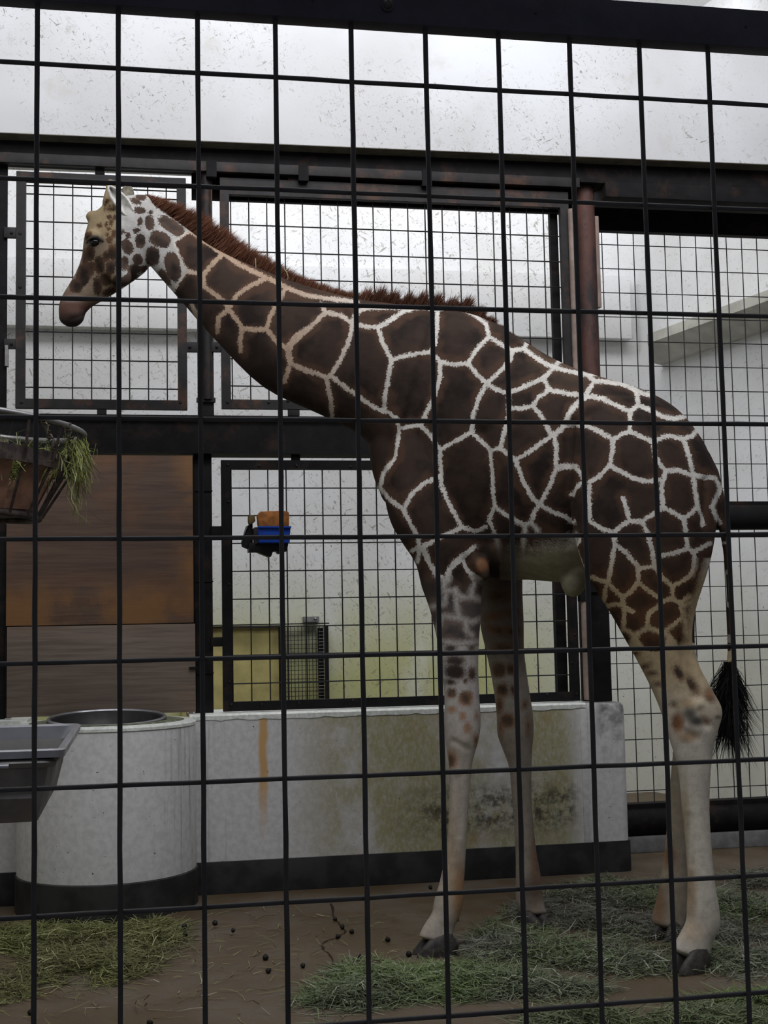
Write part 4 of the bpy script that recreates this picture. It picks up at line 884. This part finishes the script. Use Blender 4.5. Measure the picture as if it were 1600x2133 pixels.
# dark eye surround and ear base
g_ = np.exp(-((uv[:, 0]-196)/16)**2-((uv[:, 1]-503)/10)**2)*(pid == HD); blend(B_, (0.03, 0.025, 0.022), g_*.9); blend(A_, (0.03, 0.025, 0.022), g_*.9)
def add_attr(name, ty, arr):
    at_ = me2.attributes.new(name, ty, 'POINT')
    at_.data.foreach_set('color' if ty == 'FLOAT_COLOR' else 'value', np.ascontiguousarray(arr, np.float32).ravel())
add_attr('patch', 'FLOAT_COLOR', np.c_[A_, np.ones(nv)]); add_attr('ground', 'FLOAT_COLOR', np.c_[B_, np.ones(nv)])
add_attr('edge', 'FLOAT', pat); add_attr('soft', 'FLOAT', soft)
def m_coat():
    t = NT('giraffe coat'); p = t.pos()
    a = lambda n, o='Color': t.n('ShaderNodeAttribute', _attribute_name=n).outputs[o]
    n1 = t.noise(p, 120, 3, 0.7); n2 = t.noise(p, 40, 3, 0.6)
    e = t.math('ADD', a('edge', 'Fac'), t.math('ADD', t.math('MULTIPLY', t.math('SUBTRACT', n1, 0.5), 16.0), t.math('MULTIPLY', t.math('SUBTRACT', n2, 0.5), 6.0)))
    f = t.math('ADD', t.math('DIVIDE', e, t.math('MULTIPLY', a('soft', 'Fac'), 2.0)), 0.5, clamp=True)
    n3 = t.noise(p, 7.5, 4, 0.6); red = t.math('MULTIPLY', t.step(t.math('ADD', a('edge', 'Fac'), t.math('MULTIPLY', t.math('SUBTRACT', n3, 0.5), 60.0)), 15, 0), 0.8)
    n5 = t.noise(p, 4.2, 4, 0.65); dk = t.math('MULTIPLY', t.step(n5, 0.40, 0.66), 0.62)
    pb = t.n('ShaderNodeVectorMath', _operation='SCALE', i0=a('patch'), Scale=t.math('SUBTRACT', 1.0, dk)).outputs[0]
    pc = t.mix(red, pb, t.n('ShaderNodeVectorMath', _operation='MULTIPLY', i0=a('patch'), i1=(1.9, 1.65, 1.4)).outputs[0])
    n4 = t.noise(p, 26, 5, 0.7)
    gc = t.n('ShaderNodeVectorMath', _operation='SCALE', i0=a('ground'), Scale=t.step(n4, 0.25, 0.7, 0.78, 1.08)).outputs[0]
    c = t.mix(f, gc, pc)
    h = t.noise(t.scaled(p, (1, 1, 1)), 190, 2, 0.6)
    return t.done(c, 0.78, bump=t.math('ADD', h, n4), bs=0.22, bd=0.004, spec=0.18)
me2.materials.clear(); me2.materials.append(m_coat())
me2.polygons.foreach_set('use_smooth', [True]*len(me2.polygons))
tag(gir, 'tall brown patched giraffe with lowered head standing behind the black grid fence', 'giraffe')
# ---- hooves
def hoof(px, py, Y, hd, length, width, height):
    c = at(px, py, Y); c[2] = 0; f = np.array([math.cos(hd), math.sin(hd), 0]); s = np.array([-f[1], f[0], 0]); mb = MB()
    for sd in (-1, 1):
        R = []
        for z, k, sh in ((0.0, 1.0, 0.0), (0.018, 1.0, -0.004), (height*0.6, 0.86, -0.022), (height, 0.70, -0.045), (height*1.12, 0.50, -0.05)):
            r = []
            for i in range(14):
                a = 2*math.pi*i/14; x = math.cos(a); y = math.sin(a)
                x = (abs(x)**0.85)*(1 if x > 0 else -0.85); 
                zz = z*(0.62 if x < -0.3 and z > .03 else 1.0)
                r.append(c+f*(x*length*0.5*k+sh)+s*(sd*width*0.255+y*width*0.25*k*(1.0-0.18*max(0, x)))+np.array([0, 0, zz+0.001]))
            R.append(r)
        vs = [p for r in R for p in r]; k = 14
        mb.add(vs, [(j*k+i, j*k+(i+1) % k, (j+1)*k+(i+1) % k, (j+1)*k+i) for j in range(len(R)-1) for i in range(k)]+[tuple(reversed(range(k))), tuple((len(R)-1)*k+i for i in range(k))], True)
    return mb.build('hoof', M['hoof'], gir, auto=60)
hoof(908, 1968, 4.27, math.radians(186), 0.205, 0.13, 0.085)
hoof(1115, 1918, 4.66, math.radians(-58), 0.17, 0.13, 0.075)
hoof(1434, 2006, 3.71, math.radians(204), 0.185, 0.13, 0.085)
hoof(1390, 1942, 4.30, math.radians(222), 0.18, 0.13, 0.075)
# ---- eye, ears
def ellipsoid(c, u, v, w, nu=20, nvv=12):
    mb = MB(); vs = [c]; vs = []
    for j in range(nvv+1):
        ph = math.pi*(0.01+0.98*j/nvv)
        for i in range(nu):
            a = 2*math.pi*i/nu; vs.append(c+v*math.cos(ph)+(u*math.cos(a)+w*math.sin(a))*math.sin(ph))
    fs = [(j*nu+i, j*nu+(i+1) % nu, (j+1)*nu+(i+1) % nu, (j+1)*nu+i) for j in range(nvv) for i in range(nu)]+[tuple(reversed(range(nu))), tuple(nvv*nu+i for i in range(nu))]
    return mb.add(vs, fs, True)
from mathutils.bvhtree import BVHTree
BV = BVHTree.FromPolygons([Vector(v) for v in co], [tuple(p.vertices) for p in me2.polygons])
def hit(x, y):
    d = CF+CR*(x-800)/FPX-CU*(y-1066.5)/FPX; d /= np.linalg.norm(d)
    h = BV.ray_cast(Vector(CAM), Vector(d)); return None if h[0] is None else np.array(h[0])
pe = hit(197, 504)
if pe is None: pe = at(197, 504, 5.05)
kpx = (pe[1]+1.65)/FPX
ellipsoid(pe+CF*0.008, CR*13*kpx, CU*9.5*kpx, CF*0.022).build('eye', M['eye'], gir)
lid = MB(); q = [pe+CR*x*kpx-CU*y*kpx-CF*z for x, y, z in ((-17, 3, .0), (-11, -5, .013), (-2, -9, .018), (8, -9, .018), (17, -3, .010), (21, 3, .0))]
lid.tube(q, [.004, .007, .008, .008, .007, .003], 8); lid.build('eyelid', plain('dark eyelid', (0.05, 0.04, 0.034), 0.7), gir)
pe2 = at(197, 504, 5.25); ellipsoid(pe2, CR*13*kpx, CU*9.5*kpx, CF*0.022).build('eye', M['eye'], gir)
def ear(pts, Y0, Y1, wpx, cup, mat):
    """leaf of four points along its length, folded into a cup"""
    n = 14; m = 9; vs = []; P = np.array(pts, float)
    for i in range(n+1):
        t = i/n; k = t*(len(P)-1); j = min(int(k), len(P)-2); c = P[j]+(P[j+1]-P[j])*(k-j); Y = Y0+(Y1-Y0)*t
        tang = (P[-1]-P[0])/np.linalg.norm(P[-1]-P[0]); nrm = np.array([-tang[1], tang[0]])
        w = wpx*(math.sin(math.pi*min(1, (0.16+0.84*t)))**0.7)*(1-0.15*t)
        for q in range(m+1):
            s_ = -1+2*q/m; p2 = c+nrm*w*s_; vs.append(at(p2[0], p2[1], Y+cup*(1-s_*s_)*(1 if True else 0)))
    fs = [(i*(m+1)+q, i*(m+1)+q+1, (i+1)*(m+1)+q+1, (i+1)*(m+1)+q) for i in range(n) for q in range(m)]
    o = MB().add(vs, fs, True).build('ear', mat, gir)
    md = o.modifiers.new('t', 'SOLIDIFY'); md.thickness = 0.010; md.offset = 0
    return o
def m_ear(name, a, b):
    t = NT(name); n = t.noise(t.pos(), 45, 4, 0.6); return t.done(t.mix(t.step(n, 0.35, 0.65), a, b), 0.8, bump=n, bs=0.3, bd=0.004, spec=0.15)
ear([(272, 446), (256, 424), (238, 403), (226, 387)], 5.03, 4.99, 14.5, 0.03, m_ear('pale ear fur', (0.55, 0.53, 0.48), (0.74, 0.72, 0.68)))
ear([(262, 422), (265, 408), (266, 396), (267, 382)], 5.21, 5.24, 14, -0.02, m_ear('grey ear fur', (0.13, 0.12, 0.085), (0.24, 0.215, 0.17)))
# ---- mane and tail tuft: individual tapering hairs
def hairs(name, roots, dirs, lens, wid, cols, parent, kind=None, bend=None, matn='hair'):
    n = len(roots); roots = np.array(roots); dirs = np.array(dirs); lens = np.array(lens); cols = np.array(cols)
    dirs /= np.linalg.norm(dirs, axis=1)[:, None]; side = np.cross(dirs, RNG.normal(size=(n, 3))); side /= np.linalg.norm(side, axis=1)[:, None]
    b = np.zeros((n, 3)) if bend is None else np.array(bend)
    p1 = roots+dirs*lens[:, None]*0.5+b*0.25; p2 = roots+dirs*lens[:, None]+b
    V = np.stack([roots-side*wid, roots+side*wid, p1-side*wid*0.8, p1+side*wid*0.8, p2], 1).reshape(-1, 3)
    me = bpy.data.meshes.new(name); F = []
    idx = np.arange(n)*5
    F = [f for i in idx for f in ((i, i+1, i+3, i+2), (i+2, i+3, i+4))]
    me.from_pydata(V.tolist(), [], F); a = me.attributes.new('col', 'FLOAT_COLOR', 'POINT')
    tipc = np.repeat(cols[:, None, :], 5, 1); tipc[:, :2] *= 0.6; tipc[:, 4] *= 1.15
    a.data.foreach_set('color', np.concatenate([tipc, np.ones((n, 5, 1))], 2).astype(np.float32).ravel())
    me.materials.append(M.setdefault(matn, m_attr('hair strands', 0.75)))
    o = bpy.data.objects.new(name, me); COL.objects.link(o); o.parent = parent
    if kind: o['kind'] = kind
    return o
mroot = [(298, 410, 10), (318, 424, 24), (342, 442, 36), (384, 472, 50), (440, 512, 54), (500, 552, 50), (560, 580, 44), (600, 600, 40), (650, 614, 34), (700, 624, 26), (742, 630, 26), (770, 633, 32), (800, 634, 34), (830, 636, 20), (850, 636, 26), (905, 638, 26), (920, 640, 18), (960, 646, 30), (985, 655, 24), (1000, 662, 16), (1030, 680, 12), (1070, 704, 6), (1110, 725, 3)]
mY = [(298, 5.12), (395, 5.05), (450, 4.98), (530, 4.88), (640, 4.75), (745, 4.64), (830, 4.57), (950, 4.49), (1110, 4.33)]
MR = np.array(mroot, float); cum = np.r_[0, np.cumsum(np.hypot(*np.diff(MR[:, :2], axis=0).T))]
roots, dirs, lens, cols, bends = [], [], [], [], []
for i in range(20000):
    s_ = RNG.uniform(0, cum[-1]); x, y, h = (np.interp(s_, cum, MR[:, k]) for k in range(3)); tx = np.interp(s_+8, cum, MR[:, 0])-np.interp(s_-8, cum, MR[:, 0]); ty = np.interp(s_+8, cum, MR[:, 1])-np.interp(s_-8, cum, MR[:, 1])
    Y = np.interp(x, [q[0] for q in mY], [q[1] for q in mY])+RNG.normal(0, .011); k = (Y+1.652)/FPX
    tl = math.hypot(tx, ty); nx, ny = ty/tl, -tx/tl; lean = RNG.normal(0.30, 0.16)
    d = CR*(nx+lean*tx/tl)-CU*(ny+lean*ty/tl)+CF*RNG.normal(0, .22)
    roots.append(at(x-nx*5, y-ny*5, Y)); dirs.append(d); clump = 0.95+(0.07 if x < 740 else 0.3)*math.sin(s_*0.21)+0.06*math.sin(s_*0.63+1)
    lens.append((h*RNG.uniform(.8, 1.1)*clump*(1.0 if x < 740 else RNG.choice([.5, 1, 1.25]))+5)*k); v = RNG.uniform(.6, 1.3); w_ = 1.0 if x < 760 else .55
    cols.append((0.185*v*w_, 0.078*v*w_, 0.044*v*w_)); bends.append(CR*RNG.normal(.004, .006)+CF*RNG.normal(0, .005))
hairs('mane', roots, dirs, lens, 0.0016, cols, gir, None, bends)
roots, dirs, lens, cols, bends = [], [], [], [], []
for i in range(2600):
    t = RNG.uniform(0, 1)**1.3; x = 1519+RNG.normal(0, 5)+4*t; y = 1378+110*t; Y = 3.91+RNG.normal(0, .02); k = (Y+1.652)/FPX
    up = i < 500
    d = CR*(RNG.normal(0.0, .28))-CU*(1 if True else 0)+CF*RNG.normal(0, .2)
    L_ = RNG.uniform(60, 150)*k if i > 900 else RNG.uniform(25, 70)*k
    sw = RNG.choice([-1, 1])*RNG.uniform(2, 22)*(1-.6*t)
    roots.append(at(x, y, Y)); dirs.append(d+CR*sw*(.045 if i < 1500 else .015)); lens.append(L_); v = RNG.uniform(.5, 1.4); cols.append((.011*v, .010*v, .0095*v)); bends.append(-CR*sw*k*(1.5 if i < 1500 else .6)+CR*RNG.normal(0, .006))
hairs('tail_tuft', roots, dirs, lens, 0.0018, cols, gir, None, bends)
# ================================================================== hay and droppings on the floor
def in_poly(P, poly):
    x, y = P[:, 0], P[:, 1]; ins = np.zeros(len(P), bool); j = len(poly)-1
    for i in range(len(poly)):
        xi, yi = poly[i]; xj, yj = poly[j]
        c = ((yi > y) != (yj > y)) & (x < (xj-xi)*(y-yi)/(yj-yi+1e-12)+xi); ins ^= c; j = i
    return ins
def fbm(P, s, seed):
    r = np.random.default_rng(seed); v = np.zeros(len(P))
    for k in range(7):
        a = r.uniform(0, 2*math.pi); f = s*(1+0.45*k); v += np.sin((P[:, 0]*math.cos(a)+P[:, 1]*math.sin(a))*f+r.uniform(0, 6.28))/(1+0.3*k)
    return v
def blades(name, base, dirs, lens, wid, cols, label=None, cat=None, parent=None, kind='stuff', curl=0.25):
    n = len(base); d = dirs/np.linalg.norm(dirs, axis=1)[:, None]; up = np.array([0, 0, 1.0])
    side = np.cross(d, up+RNG.normal(0, .4, (n, 3))); side /= np.linalg.norm(side, axis=1)[:, None]; side *= wid[:, None]/2
    cv = np.cross(d, side); cv /= np.linalg.norm(cv, axis=1)[:, None]+1e-9; c_ = (cv*RNG.normal(0, curl, n)[:, None]+side/np.linalg.norm(side, axis=1)[:, None]*RNG.normal(0, curl, n)[:, None])*lens[:, None]
    p0 = base; p1 = base+d*lens[:, None]*.5+c_*.35; p2 = base+d*lens[:, None]
    V = np.stack([p0-side, p0+side, p1-side, p1+side, p2-side*.5, p2+side*.5], 1); V[:, :, 2] = np.maximum(V[:, :, 2], 0.003) if parent is None else V[:, :, 2]
    V = V.reshape(-1, 3); me = bpy.data.meshes.new(name); me.from_pydata(V.tolist(), [], [f for i in range(0, 6*n, 6) for f in ((i, i+1, i+3, i+2), (i+2, i+3, i+5, i+4))])
    a = me.attributes.new('col', 'FLOAT_COLOR', 'POINT'); cc = np.repeat(np.c_[cols, np.ones(n)][:, None, :], 6, 1); a.data.foreach_set('color', cc.astype(np.float32).ravel())
    me.materials.append(M['hay']); o = bpy.data.objects.new(name, me); COL.objects.link(o)
    if parent: o.parent = parent; 
    if parent and parent.type == 'EMPTY': 
        me.transform(Matrix.Translation(-Vector(parent.location)))
    return tag(o, label, cat, None, kind)
def pile(name, label, poly, n, pal, height, thr, seed, lens=(0.03, 0.13), edge=18):
    W3 = np.array([atz(x, y) for x, y in poly]); P2 = W3[:, :2]; lo = P2.min(0); hi = P2.max(0)
    P = RNG.uniform(lo, hi, (n*6, 2)); P = P[in_poly(P, P2)]; d = seg_dist(P, np.r_[P2, P2[:1]]); f = fbm(P, 5.5, seed)+0.6*fbm(P, 17, seed+1)
    keep = RNG.uniform(size=len(P)) < np.clip((f-thr)*0.45+0.5, 0.03, 1)*np.clip(d/0.16+0.12, 0, 1); P = P[keep][:n]; f = f[keep][:n]; d = d[keep][:n]; n = len(P)
    hgt = height*np.clip(d/0.22, 0.05, 1)*np.clip((f-thr)*0.5+0.6, 0.1, 1.4); z = 0.004+hgt*RNG.uniform(0, 1, n)**1.2
    a = RNG.uniform(0, 2*math.pi, n); el = RNG.normal(0.02, .17, n)
    D = np.c_[np.cos(a)*np.cos(el), np.sin(a)*np.cos(el), np.sin(el)]; L = RNG.uniform(*lens, n)
    g = fbm(P, 4.2, seed+5)+RNG.normal(0, .5, n); t = np.clip(g*0.35+0.5, 0, 1)[:, None]; pal = np.array(pal); c = pal[0]*(1-t)+pal[1]*t
    dark = np.clip(z/(hgt+1e-6), 0, 1)[:, None]; c = c*RNG.uniform(.65, 1.35, (n, 1)); pk = RNG.uniform(size=n) < .10; c[pk] = pal[2]
    return blades(name, np.c_[P, z], D, L, RNG.uniform(.0022, .0048, n), c, label, 'hay')
pile('hay_pile', 'loose yellow green hay heaped on the floor in front of the round basin at the left', [(-60, 1935), (30, 1925), (110, 1928), (230, 1930), (330, 1908), (400, 1925), (420, 1955), (370, 1990), (330, 2030), (250, 2055), (120, 2085), (40, 2105), (-60, 2120)], 9000, [(0.15, 0.145, 0.065), (0.18, 0.19, 0.065), (0.40, 0.38, 0.20)], 0.035, -0.5, 3)
pile('hay_pile', 'wide layer of grey green hay spread under the hooves of the giraffe', [(930, 1990), (970, 1935), (1055, 1885), (1150, 1850), (1230, 1830), (1400, 1838), (1500, 1822), (1640, 1810), (1660, 2035), (1560, 2050), (1450, 2030), (1330, 2045), (1180, 2040), (1080, 2020), (960, 2005)], 17000, [(0.17, 0.17, 0.14), (0.15, 0.19, 0.09), (0.36, 0.36, 0.29)], 0.045, -0.35, 11)
pile('hay_pile', 'strip of bright green hay in the foreground between two bare patches of floor', [(590, 2110), (640, 2060), (700, 2010), (780, 1995), (880, 2015), (960, 2000), (1080, 2015), (1200, 2045), (1290, 2060), (1240, 2085), (1100, 2090), (900, 2090), (740, 2115), (640, 2150)], 9000, [(0.14, 0.16, 0.10), (0.16, 0.21, 0.085), (0.36, 0.38, 0.27)], 0.04, -0.5, 23)
pile('hay_pile', 'green hay along the bottom right corner nearest the fence', [(1080, 2110), (1250, 2092), (1400, 2085), (1530, 2065), (1680, 2055), (1700, 2200), (1050, 2200)], 7000, [(0.14, 0.16, 0.09), (0.16, 0.21, 0.08), (0.36, 0.37, 0.24)], 0.05, -0.7, 31)
pile('hay_scatter', 'thin stray hay stalks scattered over the bare brown floor', [(0, 2150), (330, 1900), (620, 1890), (900, 1900), (900, 2000), (620, 2060), (560, 2150)], 260, [(0.20, 0.18, 0.08), (0.26, 0.24, 0.10), (0.45, 0.42, 0.28)], 0.004, -3, 41, (0.03, 0.13))
# hay in and hanging from the basket
hp, hd_, hl = [], [], []
for i in range(2200):
    a = RNG.uniform(0, 2*math.pi); r = (Rm-0.02)*math.sqrt(RNG.uniform(0, 1)); hp.append((BX+r*math.cos(a), Ybk+r*math.sin(a), zm-0.05+RNG.uniform(-.02, .085)+0.03*math.sin(a*3)*r))
    hd_.append(RNG.normal(size=3)*(1, 1, .55)); hl.append(RNG.uniform(.05, .16))
for i in range(420):
    a = RNG.normal(-.10, .22); r = R1-0.02+RNG.normal(.0, .02); hp.append((BX+r*math.cos(a), Ybk+r*math.sin(a), zt-.05-abs(RNG.normal(0, .12))-0.02)); hd_.append((RNG.normal(.15, .3), RNG.normal(-.1, .3), RNG.normal(-1, .4))); hl.append(RNG.uniform(.04, .15))
n = len(hp); c = np.array([(0.17, 0.19, 0.05)])*RNG.uniform(.5, 1.5, (n, 1)); c[RNG.uniform(size=n) < .15] = (0.42, 0.42, 0.20)
o = blades('hay_bundle', np.array(hp), np.array(hd_), np.array(hl), np.full(n, .0035), c, 'green hay filling the rusty basket and hanging over its rim', 'hay', None)
# stray stalks on the mane
for (x0, y0, x1, y1), lb in (((532, 538, 534, 570), 'pale upright straw stuck in the mane of the giraffe'), ((592, 560, 594, 592), 'curved pale straw stuck in the mane further down the neck')):
    Y = np.interp((x0+x1)/2, [530, 640], [4.84, 4.71]); q = [at(x0+(x1-x0)*t+(0 if x0 < 560 else 7*math.sin(t*math.pi)), y0+(y1-y0)*t, Y) for t in np.linspace(0, 1, 9)]
    tag(MB().tube(q, 0.0022, 6).build('straw', plain('dry straw', (0.50, 0.44, 0.22), 0.6)), lb, 'straw', 'straws in the mane')
# droppings
D0 = None
drop = [(448, 1929, 'rear dung pellet of the pair right of the left hay pile'), (486, 1943, 'front dung pellet of the pair right of the left hay pile'), (386, 1952, 'dung pellet at the right tip of the left hay pile, front one'), (384, 1936, 'dung pellet at the right tip of the left hay pile, rear one'),
    (553, 1995, 'upper of two dung pellets close together on the bare floor left of centre'), (559, 2022, 'lower of two dung pellets close together on the bare floor left of centre'), (631, 2011, 'single dung pellet between the close pair and the floor crack'), (64, 2109, 'dung pellet at the bottom left corner of the floor'), (312, 2131, 'dung pellet at the bottom edge below the left hay'),
    (713, 1931, 'dung pellet lying in the upper bend of the floor crack'), (704, 1951, 'dung pellet lying in the middle of the floor crack'), (733, 1940, 'dung pellet just right of the floor crack'), (808, 1957, 'dung pellet midway between the floor crack and the front hoof'), (852, 1988, 'dung pellet right in front of the toe of the near front hoof'), (748, 1992, 'dung pellet at the back edge of the foreground green hay'),
    (698, 1914, 'dung pellet at the top end of the floor crack'), (897, 1848, 'dung pellet against the dark plinth behind the near foreleg'), (951, 1914, 'dung pellet tucked behind the near front fetlock'), (1152, 2011, 'dung pellet on the hay below the far front hoof'), (1210, 1918, 'dung pellet on the hay right of the far front hoof')]
bm = bmesh.new(); bmesh.ops.create_icosphere(bm, subdivisions=2, radius=0.0125)
for v in bm.verts: v.co *= 1+0.10*math.sin(v.co.x*330+v.co.z*210)+random.uniform(-.05, .05); v.co.z *= 0.95
dm = bpy.data.meshes.new('dung_pellet'); bm.to_mesh(dm); bm.free(); dm.materials.append(M['dung']); dm.polygons.foreach_set('use_smooth', [True]*len(dm.polygons))
for x, y, lb in drop:
    o = bpy.data.objects.new('dung_pellet', dm); COL.objects.link(o); p = atz(x, y, 0.011); onh = 'on the hay' in lb or 'hay pile' in lb
    s_ = random.uniform(.85, 1.15); o.location = (p[0], p[1], 0.0115*s_+(0.0 if not onh else 0.012)); o.scale = (s_, s_, s_); o.rotation_euler = (random.uniform(0, 6), random.uniform(0, 6), random.uniform(0, 6))
    tag(o, lb, 'dung', 'dung pellets on the floor')
